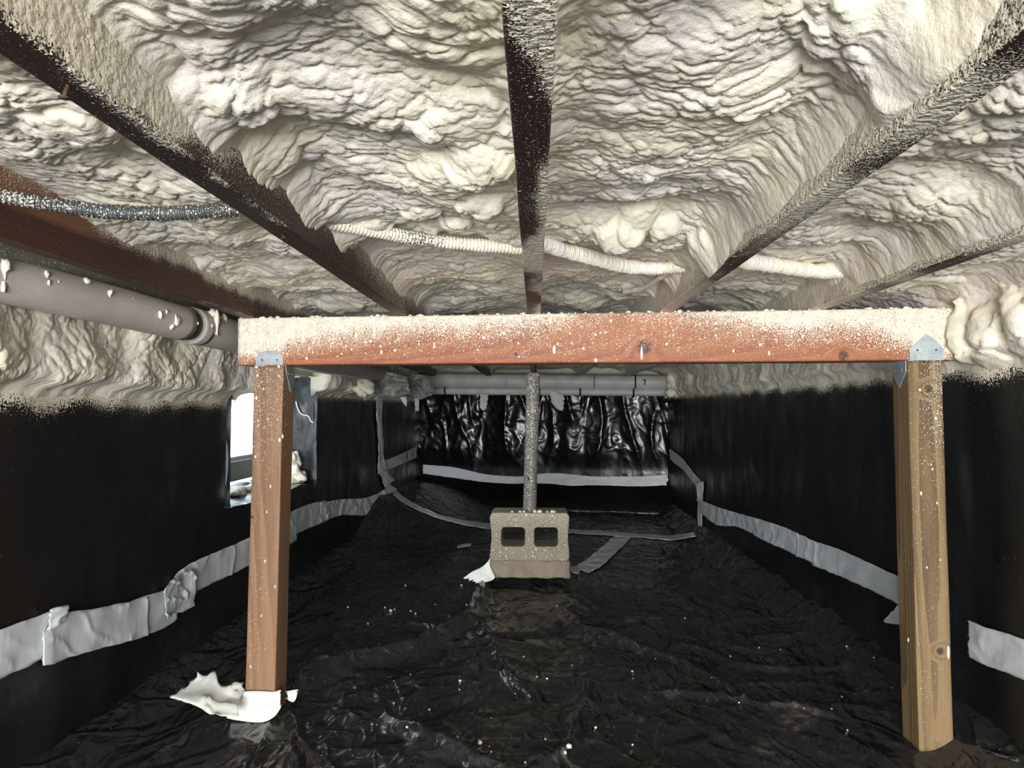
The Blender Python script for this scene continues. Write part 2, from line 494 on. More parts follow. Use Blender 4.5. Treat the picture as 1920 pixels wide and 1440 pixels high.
def floor_base(X, Y):
    z = 0.030 * np.exp(-(((X - BLK[0]) / 0.40) ** 2 + ((Y - BLK[1]) / 0.30) ** 2))
    berm = sstep(-0.15, -1.12, X) * 0.22 * sstep(4.6, 5.3, Y)
    z = z + berm
    z = z + 0.06 * sstep(-1.06, -1.24, X) + 0.10 * sstep(1.02, 1.20, X)
    return z
def floor_z(X, Y, full=False):
    X = np.asarray(X, float); Y = np.asarray(Y, float)
    wx = X + 0.10 * perlin(X / 0.5, Y / 0.5, 31); wy = Y + 0.10 * perlin(X / 0.5 + 7, Y / 0.5, 32)
    calm = 0.35 + 0.65 * sstep(-0.75, -0.25, X)
    calm = calm * (0.35 + 0.65 * sstep(4.0, 3.3, Y))
    a = ridged(wx / 0.42, wy / 0.34, 33) ** 3
    b = ridged(wx / 0.19 + 0.4 * wy, wy / 0.15, 34) ** 3
    c = ridged(wx / 0.085, wy / 0.07 + wx * 3, 35) ** 2
    e1 = ridged(wx / 0.27 + wy * 1.1, wy / 0.23 - wx * 0.6, 46) ** 9
    e2 = ridged(wx / 0.14 - wy * 2.0, wy / 0.13 + wx, 47) ** 9
    c = np.maximum(c * 0.8, np.maximum(e1, e2 * 0.8))
    h = 0.013 * a + 0.004 * b + 0.005 * e1 + 0.003 * e2 + 0.016 * perlin(X / 0.33, Y / 0.33, 36)
    h = h * calm
    fold = 0
    for poly, hh, ww in FOLDS:
        d = seg_dist(X + 0.02 * perlin(X / 0.2, Y / 0.2, 37), Y + 0.02 * perlin(X / 0.2, Y / 0.2, 38), poly)
        fold = np.maximum(fold, hh * np.exp(-(d / ww) ** 2 * 0.35 - d / ww * 0.75))
    flat = 1 - np.exp(-(((X + 0.80) / 0.12) ** 2 + ((Y - 2.1) / 0.12) ** 2)) - np.exp(-(((X - 1.07) / 0.13) ** 2 + ((Y - 1.95) / 0.13) ** 2)) - np.exp(-(((X - BLK[0]) / 0.26) ** 4 + ((Y - BLK[1]) / 0.17) ** 4))
    z = floor_base(X, Y) + (h + fold - 0.015) * np.clip(flat, 0, 1)
    if full: return z, a * calm, b * calm, c * calm, fold
    return z
def on_left(px, py, off=0.0):
    X = -1.2
    for _ in range(12):
        p = at_x(px, py, X); X = float(left_x(p[1], p[2])) + off
    return at_x(px, py, X)
def on_right(px, py, off=0.0):
    X = 1.16
    for _ in range(12):
        p = at_x(px, py, X); X = float(right_x(p[1], p[2])) - off
    return at_x(px, py, X)
def on_back(px, py, off=0.0):
    Y = 6.5
    for _ in range(12):
        p = at_y(px, py, Y); Y = float(back_y(p[0], p[2])) - off
    return at_y(px, py, Y)
def on_floor(px, py, off=0.0):
    Z = 0.0
    for _ in range(25):
        p = at_z(px, py, Z); Z = 0.5 * Z + 0.5 * (float(floor_z(p[0], p[1])) + off)
    return at_z(px, py, Z)

# floor
def rows(segs):
    out = [segs[0][0]]
    for a, b, d in segs:
        n = max(1, int(round((b - a) / d))); out += list(a + (b - a) * np.arange(1, n + 1) / n)
    return np.array(out)
ys = rows([(-2.7, 1.0, 0.08), (1.0, 1.5, 0.015), (1.5, 3.0, 0.0075), (3.0, 4.2, 0.012), (4.2, 6.9, 0.03)])
xs = rows([(-1.24, 1.20, 0.008)])
Xg, Yg = np.meshgrid(xs, ys, indexing='ij')
Zg, ra, rb, rc, fo = floor_z(Xg, Yg, True)
dust = 0.25 * sstep(0.75, 1.0, rb) + 0.45 * sstep(0.45, 1, rc)
patch = sstep(0.0, 0.55, fbm(Xg / 0.5, Yg / 0.4, 41)) * 0.8 + 0.28
near = sstep(4.6, 3.0, Yg) * sstep(-0.95, -0.45, Xg) * sstep(1.15, 0.95, Xg)
dust = np.clip((dust * patch * 0.8 + 0.06 * sstep(-0.1, 0.6, fbm(Xg / 0.3, Yg / 0.22, 42))) * near, 0, 1)
for px, py, r_ in ((1490, 1330, 0.07), (1480, 1345, 0.05), (1060, 1415, 0.04), (870, 1300, 0.03), (1000, 1265, 0.03), (1610, 1290, 0.04), (1440, 1390, 0.05), (740, 1335, 0.05)):
    p = at_z(px, py, 0.01)
    dust = np.maximum(dust, 0.9 * np.exp(-(((Xg - p[0]) / r_) ** 2 + ((Yg - p[1]) / r_) ** 2)) * (0.5 + 0.9 * perlin(Xg / 0.02, Yg / 0.03, 43)))
spr = np.clip(0.10 * sstep(0.1, 0.6, fbm(Xg / 0.3, Yg / 0.3, 44)) + 0.03, 0, 1) * sstep(0.9, 1.6, Yg) * sstep(1.0, 0.8, Xg)
P = np.stack([Xg, Yg, Zg], -1)
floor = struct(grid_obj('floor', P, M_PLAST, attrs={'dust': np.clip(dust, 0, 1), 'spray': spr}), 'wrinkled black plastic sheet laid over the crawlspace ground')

# left wall with the window opening
WY0, WY1, WZ0, WZ1 = 2.76, 3.86, 0.50, 1.06
def wall_grid(name, fx, ys, zs, m, flip, spray_fn, keep=None, label=None):
    Yw, Zw = np.meshgrid(ys, zs, indexing='ij')
    Xw = fx(Yw, Zw)
    Pw = np.stack([Xw, Yw, Zw], -1)
    fc = grid_faces(len(ys), len(zs), flip)
    if keep is not None:
        cy = Yw.reshape(-1)[fc].mean(1); cz = Zw.reshape(-1)[fc].mean(1)
        fc = fc[keep(cy, cz)]
    return struct(mesh_obj(name, Pw.reshape(-1, 3), np.ascontiguousarray(fc), m, attrs={'dust': 0.10 * np.clip(fbm(Yw / 0.7, Zw / 0.4, 51), 0, 1) * sstep(0.5, 0.0, Zw), 'spray': spray_fn(Yw, Zw)}), label)
ysw = rows([(-2.7, 0.9, 0.1), (0.9, WY0, 0.02), (WY0, WY1, 0.02), (WY1, 6.95, 0.025)])
zsw = rows([(-0.06, WZ0, 0.02), (WZ0, WZ1, 0.02), (WZ1, 1.42, 0.03)])
def spray_left(Y, Z):
    e = 0.925 + 0.02 * perlin(Y / 0.15, 0 * Z, 52)
    return np.where(Y < WY0 + .05, sstep(e - 0.075, e + 0.01, Z) * 0.95, sstep(0.90, 0.98, Z) * 0.85)
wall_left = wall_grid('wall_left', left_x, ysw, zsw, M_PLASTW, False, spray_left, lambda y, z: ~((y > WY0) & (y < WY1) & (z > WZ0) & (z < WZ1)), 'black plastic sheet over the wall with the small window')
def spray_right(Y, Z):
    e = 1.0 + 0.02 * perlin(Y / 0.15, 0 * Z, 53)
    return sstep(e - 0.07, e + 0.01, Z) * 0.95
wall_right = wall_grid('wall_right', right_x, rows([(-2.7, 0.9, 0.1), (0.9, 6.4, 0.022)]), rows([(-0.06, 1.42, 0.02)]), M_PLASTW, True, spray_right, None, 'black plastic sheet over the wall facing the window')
xb = rows([(-1.13, 1.18, 0.012)]); zb = rows([(-0.06, 1.42, 0.012)])
Xb, Zb = np.meshgrid(xb, zb, indexing='ij')
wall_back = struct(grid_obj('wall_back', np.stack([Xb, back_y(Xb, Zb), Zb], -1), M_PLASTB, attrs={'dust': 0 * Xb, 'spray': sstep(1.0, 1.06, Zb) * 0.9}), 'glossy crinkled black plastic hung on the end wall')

# reveal of the window opening, lined with the same plastic
def quad_grid(name, a, b, c, d, n, k, m, parent=None, amp=0.0, seed=0, nrm=(0, 0, 1), spray=0.0):
    a, b, c, d = (np.array(p, float) for p in (a, b, c, d))
    u, v = np.meshgrid(np.linspace(0, 1, n), np.linspace(0, 1, k), indexing='ij')
    Pq = (a*((1-u)*(1-v))[..., None] + b*(u*(1-v))[..., None] + c*(u*v)[..., None] + d*((1-u)*v)[..., None])
    Pq = Pq + np.array(nrm) * (amp * (perlin(u*3.1 + seed, v*3.3, seed) + 0.6 * ridged(u*4 + v*2, v*3, seed + 1)**3))[..., None]
    return grid_obj(name, Pq, m, parent, attrs={'dust': 0*u, 'spray': 0*u + spray})
XO = -1.46
quad_grid('window_sill', (-1.17, WY0-.02, WZ0), (XO, WY0-.02, WZ0+.02), (XO, WY1+.02, WZ0+.02), (-1.17, WY1+.02, WZ0), 16, 40, M_PLASTB, wall_left, 0.012, 61)
quad_grid('window_reveal', (-1.195, WY1, WZ0-.04), (XO, WY1, WZ0-.04), (XO, WY1, WZ1), (-1.195, WY1, WZ1), 14, 30, M_PLASTW, wall_left, 0.015, 62, (0, -1, 0))
quad_grid('window_reveal', (-1.195, WY0, WZ0), (XO, WY0, WZ0), (XO, WY0, WZ1), (-1.195, WY0, WZ1), 14, 30, M_PLASTW, wall_left, 0.012, 63, (0, 1, 0))
quad_grid('window_head', (-1.19, WY0, WZ1), (XO, WY0, WZ1), (XO, WY1, WZ1), (-1.19, WY1, WZ1), 10, 30, M_SUB, wall_left, 0.003, 64)
# window
win = bpy.data.objects.new('window_1', None); C.objects.link(win); struct(win, 'small bright basement window with grey frame')
win.location = (XO + 0.02, (WY0+WY1)/2, WZ0)
def boxm(name, lo, hi, m, parent, bev=0.004):
    import bmesh
    bm = bmesh.new(); bmesh.ops.create_cube(bm, size=1)
    lo = np.array(lo); hi = np.array(hi)
    for v in bm.verts: v.co = Vector(((lo + hi) / 2 + np.array(v.co) * (hi - lo)).tolist())
    if bev: bmesh.ops.bevel(bm, geom=bm.edges[:], offset=bev, segments=2, affect='EDGES', profile=0.6)
    me = bpy.data.meshes.new(name); bm.to_mesh(me); bm.free(); me.materials.append(m)
    o = bpy.data.objects.new(name, me); link(o, parent)
    if parent: o.matrix_parent_inverse = Matrix.Translation(-Vector(parent.location))
    return o
zt = WZ1 + 0.02
boxm('frame_rail', (XO-.04, WY0-.04, WZ0+.04), (XO+.03, WY1+.04, WZ0+.135), M_FRAME, win)
boxm('frame_rail', (XO-.04, WY0-.04, 0.965), (XO+.03, WY1+.04, zt), M_FRAME, win)
boxm('frame_stile', (XO-.04, WY0-.05, WZ0+.04), (XO+.03, WY0+.03, zt), M_FRAME, win)
boxm('frame_stile', (XO-.04, WY1-.03, WZ0+.04), (XO+.03, WY1+.05, zt), M_FRAME, win)
boxm('frame_bead', (XO-.02, WY0, WZ0+.135), (XO+.012, WY1, WZ0+.155), M_TAPE, win, 0.002)
tg = NT('dirty_window_glass')
gl = tg.n('ShaderNodeBsdfTranslucent'); tr = tg.n('ShaderNodeBsdfTransparent'); mxs = tg.n('ShaderNodeMixShader')
gv = tg.obj((1, 1, 0.25))
tg.l(tg.mr(tg.noise(gv, 30, 4, 0.6), 0.3, 0.8, 0.1, 0.45), mxs.inputs[0]); tg.l(tr.outputs[0], mxs.inputs[1]); tg.l(gl.outputs[0], mxs.inputs[2])
gl.inputs[0].default_value = (0.85, 0.92, 0.95, 1)
tg.l(mxs.outputs[0], tg.out.inputs[0])
pane = boxm('pane', (XO-.012, WY0+.02, WZ0+.13), (XO-.006, WY1-.02, 0.975), tg.m, win, 0)

# ceiling (underside of the floor boards above the foam)
boxm('ceiling', (-1.35, -2.7, 1.40), (1.3, 7.0, 1.43), M_SUB, None, 0)
struct(bpy.data.objects['ceiling'], 'plywood floor deck above the joists')

# ------------------------------------------------------------------ beam, joists, posts
JZ = CAMZ + 0.266                 # underside of the joists, top of the beam
BH, BW = 0.140, 0.089
BL = at_y(446, 640, 2.064); BRt = at_y(1794, 630, 1.905)
bl2 = np.array([BL[0], 2.064, 0]); br2 = np.array([BRt[0], 1.905, 0])
bdir = (br2 - bl2) / np.linalg.norm(br2 - bl2); bnrm = np.array([bdir[1], -bdir[0], 0])   # towards the camera
BLEN = np.linalg.norm(br2 - bl2)
def beam_pt(s, z, out=0.0):
    return bl2 + bdir * s + bnrm * out + np.array([0, 0, z])
def dens_beam(V):
    s = (V - bl2) @ bdir; z = (V[:, 2] - (JZ - BH)) / BH
    e = 0.72 + 0.14 * perlin(s / 0.35, s * 0, 71) + 0.10 * perlin(s / 0.09, s * 0, 72)
    e = e - 0.50 * np.exp(-(s / 0.16) ** 2) - 0.1 * sstep(0.9, 0.2, s) - 0.75 * sstep(BLEN - 0.28, BLEN - 0.02, s) - 0.12 * np.exp(-((s - 1.62) / 0.12) ** 2)
    e = e + 0.34 * np.exp(-((s - 1.10) / 0.26) ** 2)
    d = 0.34 + 0.40 * sstep(e - 0.45, e + 0.25, z) + 0.18 * sstep(e - 0.02, e + 0.22, z) - 0.15 * sstep(0.40, 0.0, z)
    d = d + 0.07 * perlin(s / 0.05, z * 3, 73)
    front = ((V - bl2) @ bnrm) > -0.01
    return np.where(front, np.clip(d, 0, 1), 0.18)
cl = bl2 - bnrm * (BW / 2); zc = JZ - BH / 2
M_BEAM = wood_mat('orange_brown_beam', (0.37, 0.132, 0.050), (0.28, 0.083, 0.032), (0.225, 0.063, 0.026), 'X', 0.013, (0.10, 0.03), 0.03,
                  knots=[((1.175, -0.14, -0.028), 0.024), ((0.82, -0.11, -0.045), 0.007), ((0.92, -0.12, 0.05), 0.006), ((1.70, -0.18, -0.055), 0.016)], stain=(0.43, 0.160, 0.066), fine=380)
beam = timber('support_beam', cl + [0, 0, zc], cl + bdir * BLEN + [0, 0, zc], BW, BH, M_BEAM, 0.011, dens=dens_beam, r=0.006, seed=70)
tag(beam, 'orange brown timber beam speckled with foam spanning the two posts', 'beam')
def put(child, parent):
    child.parent = parent
    child.matrix_parent_inverse = Matrix.Translation(-Vector(parent.location))
    return child
# foam drips on the beam face
dv, df = ICO2
for px, py, hw, hh in ((702, 620, 3, 13), (636, 613, 2.5, 6), (1039, 655, 3.5, 9), (1046, 645, 2, 3), (1203, 662, 2.6, 14), (1117, 675, 3, 4), (1094, 653, 2.5, 3), (1032, 602, 3, 7), (1485, 596, 3, 12), (1375, 658, 2, 4), (474, 660, 4.5, 4.5), (715, 660, 2, 5), (1442, 662, 2, 5), (1250, 645, 2.4, 3), (575, 672, 2.5, 3), (1505, 630, 2.5, 3.5)):
    d = ray(px, py); k = ((bl2 + [0, 0, 0] - CAM) @ bnrm) / (d @ bnrm); p = CAM + d * k
    sc_ = p[1] / F
    V = dv.copy(); tap = 1 - 0.35 * (V[:, 2:3] > 0) * V[:, 2:3] if hh > 8 else 1
    V = bdir * (V[:, 0:1] * hw * sc_) * tap + bnrm * (V[:, 1:2] * hw * sc_ * 0.7) + np.array([0, 0, 1]) * (V[:, 2:3] * hh * sc_)
    put(mesh_obj('foam_drip', V + p, df, M_FOAM), beam)
# beads of foam along the top front edge
Vb, Fb = [], []
rs = np.random.RandomState(5)
b1, f1 = ICO1
for k in range(150):
    s = rs.rand() * BLEN; r = (0.002 + 0.006 * rs.rand() ** 3)
    o_ = len(Vb) * 0 + sum(len(v) for v in Vb)
    c = beam_pt(s, JZ - 0.002 + rs.rand() * 0.003, -0.004 - 0.01 * rs.rand())
    Vb.append(lumpy(b1, k, 0.25, 1.5) * [r * 1.2, r, r * 0.9] + c); Fb += [tuple(i + o_ for i in f) for f in f1]
bd = put(mesh_obj('foam_beads', np.vstack(Vb), Fb, M_FOAM), beam); bd['kind'] = 'stuff'

M_JOIST = wood_mat('dark_brown_joist', (0.040, 0.017, 0.013), (0.026, 0.011, 0.010), (0.018, 0.008, 0.008), 'Y', 0.012, (0.06, 0.02), 0.02, rough=0.6, fine=460)
M_JOISTR = wood_mat('dark_red_joist', (0.060, 0.018, 0.012), (0.042, 0.013, 0.010), (0.024, 0.010, 0.009), 'Y', 0.012, (0.06, 0.02), 0.02, rough=0.55, stain=(0.16, 0.042, 0.022), fine=420, tan=(0.27, 0.115, 0.055))
JW, JH = 0.038, 0.235
JX = {'a': -0.846, 'b': -0.385, 'c': -0.003, 'd': 0.366, 'e': 0.766}
def joist_dens(key):
    xc = JX[key]
    def f(V):
        u = V[:, 0] - xc; y = V[:, 1]; z = V[:, 2] - JZ
        under = z < 0.003
        n = perlin(y / 0.28, u * 12, 81 + ord(key)); n2 = perlin(y / 0.06, u * 60, 82 + ord(key))
        if key == 'c':
            dU = 0.22 + 0.85 * sstep(-0.2, 0.35, n + u * 22 + 0.25 * n2 + 0.25 * np.sin(y * 6.5)) * 0.75
            dS = np.full_like(u, 0.95)
        elif key == 'b':
            dU = 0.16 + 0.55 * sstep(0.006, 0.019, u + 0.008 * n2 + 0.012 * n - 0.012 * sstep(0.6, 1.3, y)) * sstep(1.6, 0.6, y) + 0.06 * n2
            # facing the middle: closed near the camera, thin speckle further on
            q = sstep(0.95, 0.62, y)
            e = 0.004 + 0.012 * (1 - q)
            dS = (0.50 + 0.45 * q) * sstep(e - 0.006, e + 0.012 + 0.06 * (1 - q), z + 0.01 * n2) + 0.28
            dS = np.where(u < 0, 0.92, np.clip(dS - 0.18 * np.exp(-((y - 1.15) / 0.25) ** 2) + 0.12 * sstep(1.3, 1.8, y), 0, 0.97))
        elif key == 'a':
            dU = 0.14 + 0.5 * sstep(0.1, 0.6, n + n2 * 0.5) * sstep(1.3, 1.6, y)
            dS = 0.10 + 0.85 * sstep(0.045, 0.085, z + 0.02 * n + 0.012 * n2 - 0.055 * sstep(1.32, 1.18, y)) + 0.30 * sstep(1.30, 1.1, y) * sstep(0.05, 0.07, z) + 0.25 * sstep(1.5, 2.2, y)
            dS = np.where(u < 0, 0.35, dS)
        else:
            g = lambda c, w: np.exp(-((y - c) / w) ** 2)
            f = 1 - (g(0.50, 0.07) + 0.75 * g(0.77, 0.06) + g(1.30, 0.22) if key == 'd' else g(1.34, 0.12) + 0.75 * g(1.58, 0.06))
            dU = 0.27 + 0.66 * np.clip(f + 0.25 * n2 + 0.3 * n * (np.abs(f - 0.5) < 0.45), 0, 1)
            dU = np.where(u > 0.011, dU * 0.75, dU)
            dS = np.where(u < 0, 0.70 + 0.28 * sstep(-0.004, 0.03, z + 0.015 * n2 - 0.03 * (1 - np.clip(f, 0, 1))), 0.95)
        d = np.where(under, dU, dS)
        return np.clip(d, 0, 1)
    return f
JLAB = {'a': 'dark red joist running beside the grey drain pipe', 'b': 'dark brown joist with a rusty nail where the bare flexible conduit meets it',
        'c': 'dark joist with white patches in line with the steel column', 'd': 'frosted joist with a heavy drape of lumpy foam hanging over its side',
        'e': 'frosted joist nearest the wall opposite the window'}
joists = {}
for key in 'abcde':
    xc = JX[key]
    o = timber('floor_joist', (xc, -2.65, JZ + JH / 2), (xc, 5.88, JZ + JH / 2), JW, JH, M_JOISTR if key == 'a' else M_JOIST, 0.014, dens=joist_dens(key), r=0.003, seed=80 + ord(key), tanf=(lambda V: sstep(0.050, 0.062, V[:, 2] - JZ) * sstep(1.40, 1.25, V[:, 1])) if key == 'a' else None)
    tag(o, JLAB[key], 'joist', 'joists of the floor above'); joists[key] = o
def nail(px, py, key, L, lean):
    p = at_z(px, py, JZ)
    h = tube('nail', [p + [0, 0, 0.012], p - [0, 0, 0.002], p + np.array(lean) * 0.6 - [0, 0, L * 0.5], p + np.array(lean) - [0, 0, L]], 0.0018, M_NAIL, None, 8)
    put(h, joists[key])
    q = p + np.array(lean) - np.array([0, 0, L])
    put(tube('nail', [q + [0, 0, 0.0008], q - [0, 0, 0.0008]], 0.0042, M_NAIL, None, 12), joists[key])
nail(127, 160, 'b', 0.012, (0, -0.004, 0))
nail(530, 438, 'b', 0.010, (0.006, -0.012, 0))

# posts
def post(name, label, bot, top, yaw, m, dens, seed):
    A = np.array(bot); B = np.array(top)
    return tag(timber(name, A, B, 0.089, 0.089, m, 0.012, up=(math.sin(yaw), -math.cos(yaw), 0) if False else (-math.sin(yaw), math.cos(yaw), 0), dens=dens, r=0.004, seed=seed), label, 'post')
M_PL = wood_mat('brown_post', (0.275, 0.150, 0.074), (0.175, 0.086, 0.041), (0.130, 0.062, 0.031), 'Z', 0.012, (0.09, 0.11), 0.05,
                knots=[((0.045, 0.02, 0.50), 0.010), ((0.045, -0.01, 0.79), 0.013), ((-0.03, -0.045, 0.58), 0.007)], stain=(0.33, 0.175, 0.085))
M_PR = wood_mat('olive_tan_post', (0.255, 0.165, 0.072), (0.100, 0.058, 0.024), (0.16, 0.098, 0.040), 'Z', 0.0105, (0.012, 0.030), 0.028,
                knots=[((0.012, -0.045, 0.26), 0.011), ((-0.005, -0.045, 0.945), 0.012)], stain=(0.275, 0.185, 0.085), wavy=0.8)
lp_b = on_floor(487, 1342); lp_b = np.array([lp_b[0], lp_b[1], 0]); lp_b = at_y(487, 1345, 2.068); lp_b[1] += 0.045
lp_t = at_y(505, 684, 2.068); lp_t[1] += 0.045; lp_b[2] = -0.01; lp_t[2] = JZ - BH
def dens_lp(V):
    z = V[:, 2]
    return np.clip(0.14 + 0.18 * sstep(0.6, 1.0, z) + 0.05 * perlin(V[:, 0] / 0.05, z / 0.05, 91), 0, 1)
postL = post('timber_post', 'brown timber post with white torn tape wrapped at its foot', lp_b, lp_t, math.radians(-2), M_PL, dens_lp, 90)
rp_b = at_y(1757, 1385, 1.912); rp_b[1] += 0.045; rp_b[2] = -0.005
rp_t = at_y(1735, 677, 1.912); rp_t[1] += 0.045; rp_t[2] = JZ - BH
def dens_rp(V):
    z = V[:, 2]; u = V[:, 0] - rp_t[0]
    return np.clip(0.13 + 0.28 * sstep(0.55, 1.0, z) * sstep(-0.05, 0.03, u) + 0.06 * perlin(V[:, 0] / 0.05, z / 0.05, 92), 0, 1)
postR = post('timber_post', 'olive tan timber post with dark knots and bare untaped foot', rp_b, rp_t, math.radians(-1), M_PR, dens_rp, 95)
put(mesh_obj('foam_drip', ICO2[0] * [0.005, 0.004, 0.028] + at_y(1777, 1222, 1.915), ICO2[1], M_FOAM), postR)

# larger splashes of foam on the posts
for pst, yy, spots_ in ((postL, 2.068, ((481, 688, 4, 3), (523, 687, 3, 3.5), (483, 704, 2.6, 3.5), (523, 705, 2, 3), (494, 729, 2, 3), (481, 746, 2, 6), (484, 789, 2, 3), (530, 818, 2, 5), (524, 825, 2.6, 5.5), (479, 856, 2.2, 4), (507, 912, 1.6, 5), (497, 1052, 1.8, 4), (516, 1100, 1.8, 5), (490, 1155, 1.5, 3), (470, 1250, 1.6, 4), (500, 960, 1.4, 3.5))),
                       (postR, 1.912, ((1725, 731, 2, 4), (1727, 925, 2.2, 5), (1757, 943, 1.8, 3.5), (1738, 1064, 1.8, 3), (1703, 1200, 1.5, 5), (1763, 1050, 1.5, 3), (1748, 880, 1.5, 3)))):
    for px, py, hw, hh in spots_:
        k = yy / F
        put(mesh_obj('foam_drip', ICO1[0] * [hw * k, hw * k * 0.6, hh * k] + at_y(px, py, yy), ICO1[1], M_FOAM), pst)

# steel post caps
def post_cap(label, p, side, pxl, pxr, pybot, pytop, arched):
    t = thing('post_cap', label, 'bracket', tuple(p))
    d = ray((pxl+pxr)/2, pybot); k = ((bl2 - CAM) @ bnrm) / (d @ bnrm); c = CAM + d * k; sc_ = c[1] / F
    w = (pxr - pxl) * sc_; h = (pybot - pytop) * sc_; z0 = JZ - BH
    c[2] = z0
    if arched: out = [(-w/2, 0), (w/2, 0), (w/2, h*0.55), (w*0.36, h*0.86), (w*0.18, h), (-w*0.18, h), (-w*0.36, h*0.86), (-w/2, h*0.55)]
    else: out = [(-w/2, 0), (w/2, 0), (w/2, h*0.42), (w*0.30, h*0.75), (w*0.05, h), (-w*0.02, h), (-w/2, h*0.45)]
    fp = put(prism('face_plate', out, bdir, (0, 0, 1), bnrm, c + bnrm * 0.0005, 0.0025, M_ZINC), t)
    for u in (-0.27, 0.27):
        q = c + bdir * (u * w) + np.array([0, 0, h * (0.36 if arched else 0.40)]) + bnrm * 0.002
        put(tube('nail_hole', [q, q + bnrm * 0.0016], 0.0024, M_HOLE, None, 10), fp)
    # flange down the side of the post that faces the middle
    s = side; ax = np.array([s, 0, 0]); o = np.array([p[0] + s * 0.0452, p[1], z0])
    if arched: fl = [(-0.040, 0), (0.040, 0), (0.040, -0.045), (0.012, -0.080), (0.0, -0.072), (-0.015, -0.045), (-0.030, -0.025)]
    else: fl = [(-0.036, 0), (0.036, 0), (0.036, -0.030), (0.018, -0.052), (0.0, -0.072), (-0.018, -0.052), (-0.036, -0.030)]
    sf = put(prism('side_flange', fl, (0, 1, 0), (0, 0, 1), ax, o, 0.0025, M_ZINCD), t)
    for v in (-0.016, 0.016):
        q = o + np.array([s * 0.0022, v, -0.024]); put(tube('nail_head', [q, q + ax * 0.0018], 0.0032, M_ZINC, None, 10), sf)
    put(prism('seat_plate', [(-0.044, -0.044), (0.044, -0.044), (0.044, 0.044), (-0.044, 0.044)], (1, 0, 0), (0, 1, 0), (0, 0, 1), (p[0], p[1], z0 - 0.0015), 0.003, M_ZINC), t)
    return t
post_cap('galvanised post cap with rounded top on the brown post', lp_t, 1, 479, 533, 683, 656, True)
post_cap('galvanised post cap with pointed top on the olive tan post', rp_t, -1, 1707, 1767, 676, 629, False)

# ------------------------------------------------------------------ spray foam
def foam_h(u, v, seed, big=1.0):
    wu = u + 0.035 * perlin(u / 0.13, v / 0.13, seed) + 0.007 * perlin(u / 0.028, v / 0.028, seed + 1)
    wv = v + 0.035 * perlin(u / 0.13 + 9, v / 0.13, seed + 2) + 0.007 * perlin(u / 0.028 + 5, v / 0.028, seed + 3)
    m1 = sstep(-0.35, 0.55, perlin(u / 0.22, v / 0.22, seed + 4))
    m2 = 0.35 + 0.65 * sstep(-0.4, 0.5, perlin(u / 0.12, v / 0.12, seed + 5))
    h = 0.022 * fbm(u / 0.34, v / 0.34, seed + 6, 2)
    h = h + 0.018 * big * m1 * dome(wu / 0.115, wv / 0.085, seed + 7)
    h = h + 0.0165 * m2 * pillow(wu / 0.056, wv / 0.040, seed + 8)
    m3 = 0.45 + 0.55 * sstep(-0.4, 0.5, perlin(u / 0.07, v / 0.07, seed + 11))
    h = h + 0.0092 * m3 * pillow(wu / 0.027, wv / 0.0175, seed + 9)
    h = h + 0.0030 * pillow(wu / 0.0125, wv / 0.0090, seed + 10)
    return h
LUMPS = []      # large individual lumps: (pixel x, y, radius m, height m)
for px, py, r_, h_ in ((1690, 40, 0.075, 0.045), (1750, 70, 0.05, 0.04), (1790, 95, 0.035, 0.03), (1165, 415, 0.045, 0.05), (1200, 400, 0.035, 0.04), (1250, 415, 0.03, 0.035),
                       (860, 215, 0.05, 0.03), (900, 275, 0.045, 0.03), (840, 300, 0.05, 0.028), (850, 400, 0.03, 0.045), (790, 370, 0.03, 0.025), (905, 350, 0.035, 0.03),
                       (1340, 420, 0.045, 0.06), (1390, 400, 0.045, 0.06), (1420, 370, 0.04, 0.05), (1350, 465, 0.04, 0.05), (780, 430, 0.04, 0.03), (680, 405, 0.05, 0.03),
                       (470, 260, 0.06, 0.025), (520, 330, 0.06, 0.03), (560, 400, 0.05, 0.03), (640, 570, 0.07, 0.03), (140, 230, 0.05, 0.03), (1880, 370, 0.06, 0.04), (400, 150, 0.06, 0.02)):
    p = at_z(px, py, 1.25); LUMPS.append((p[0], p[1], r_, h_ * 0.62))
def cp(px, py, _=0): return at_z(px, py, CAMZ + 0.331)
CPATHS = [spline([cp(*p) for p in pts], 40) for pts in ([(570, 405), (700, 432), (800, 450), (900, 460), (988, 468)], [(1012, 456), (1060, 470), (1120, 486), (1180, 500), (1240, 503), (1302, 494)],
          [(1335, 478), (1390, 488), (1450, 497), (1520, 507), (1610, 508)], [(1632, 506), (1690, 512), (1760, 514), (1845, 526)])]
BAYS = [(-1.19, JX['a'], -0.02, 'band of foam packed between the drain pipe and the dark red joist'), (JX['a'], JX['b'], 0.0, 'foam bay crossed by the bare grey conduit'),
        (JX['b'], JX['c'], 0.0, 'foam bay with draped folds on the window side of the white patched joist'), (JX['c'], JX['d'], 0.0, 'foam bay in which the coated conduit forks'),
        (JX['d'], JX['e'], 0.0, 'foam bay between the two frosted joists'), (JX['e'], XR - 0.02, 0.03, 'foam filling the bay against the wall opposite the window')]
FZ = JZ + 0.112
yf = rows([(-2.65, 0.0, 0.06), (0.0, 0.5, 0.02), (0.5, 1.05, 0.0027), (1.05, 1.6, 0.0036), (1.6, 2.2, 0.005), (2.2, 2.9, 0.007), (2.9, 6.3, 0.022)])
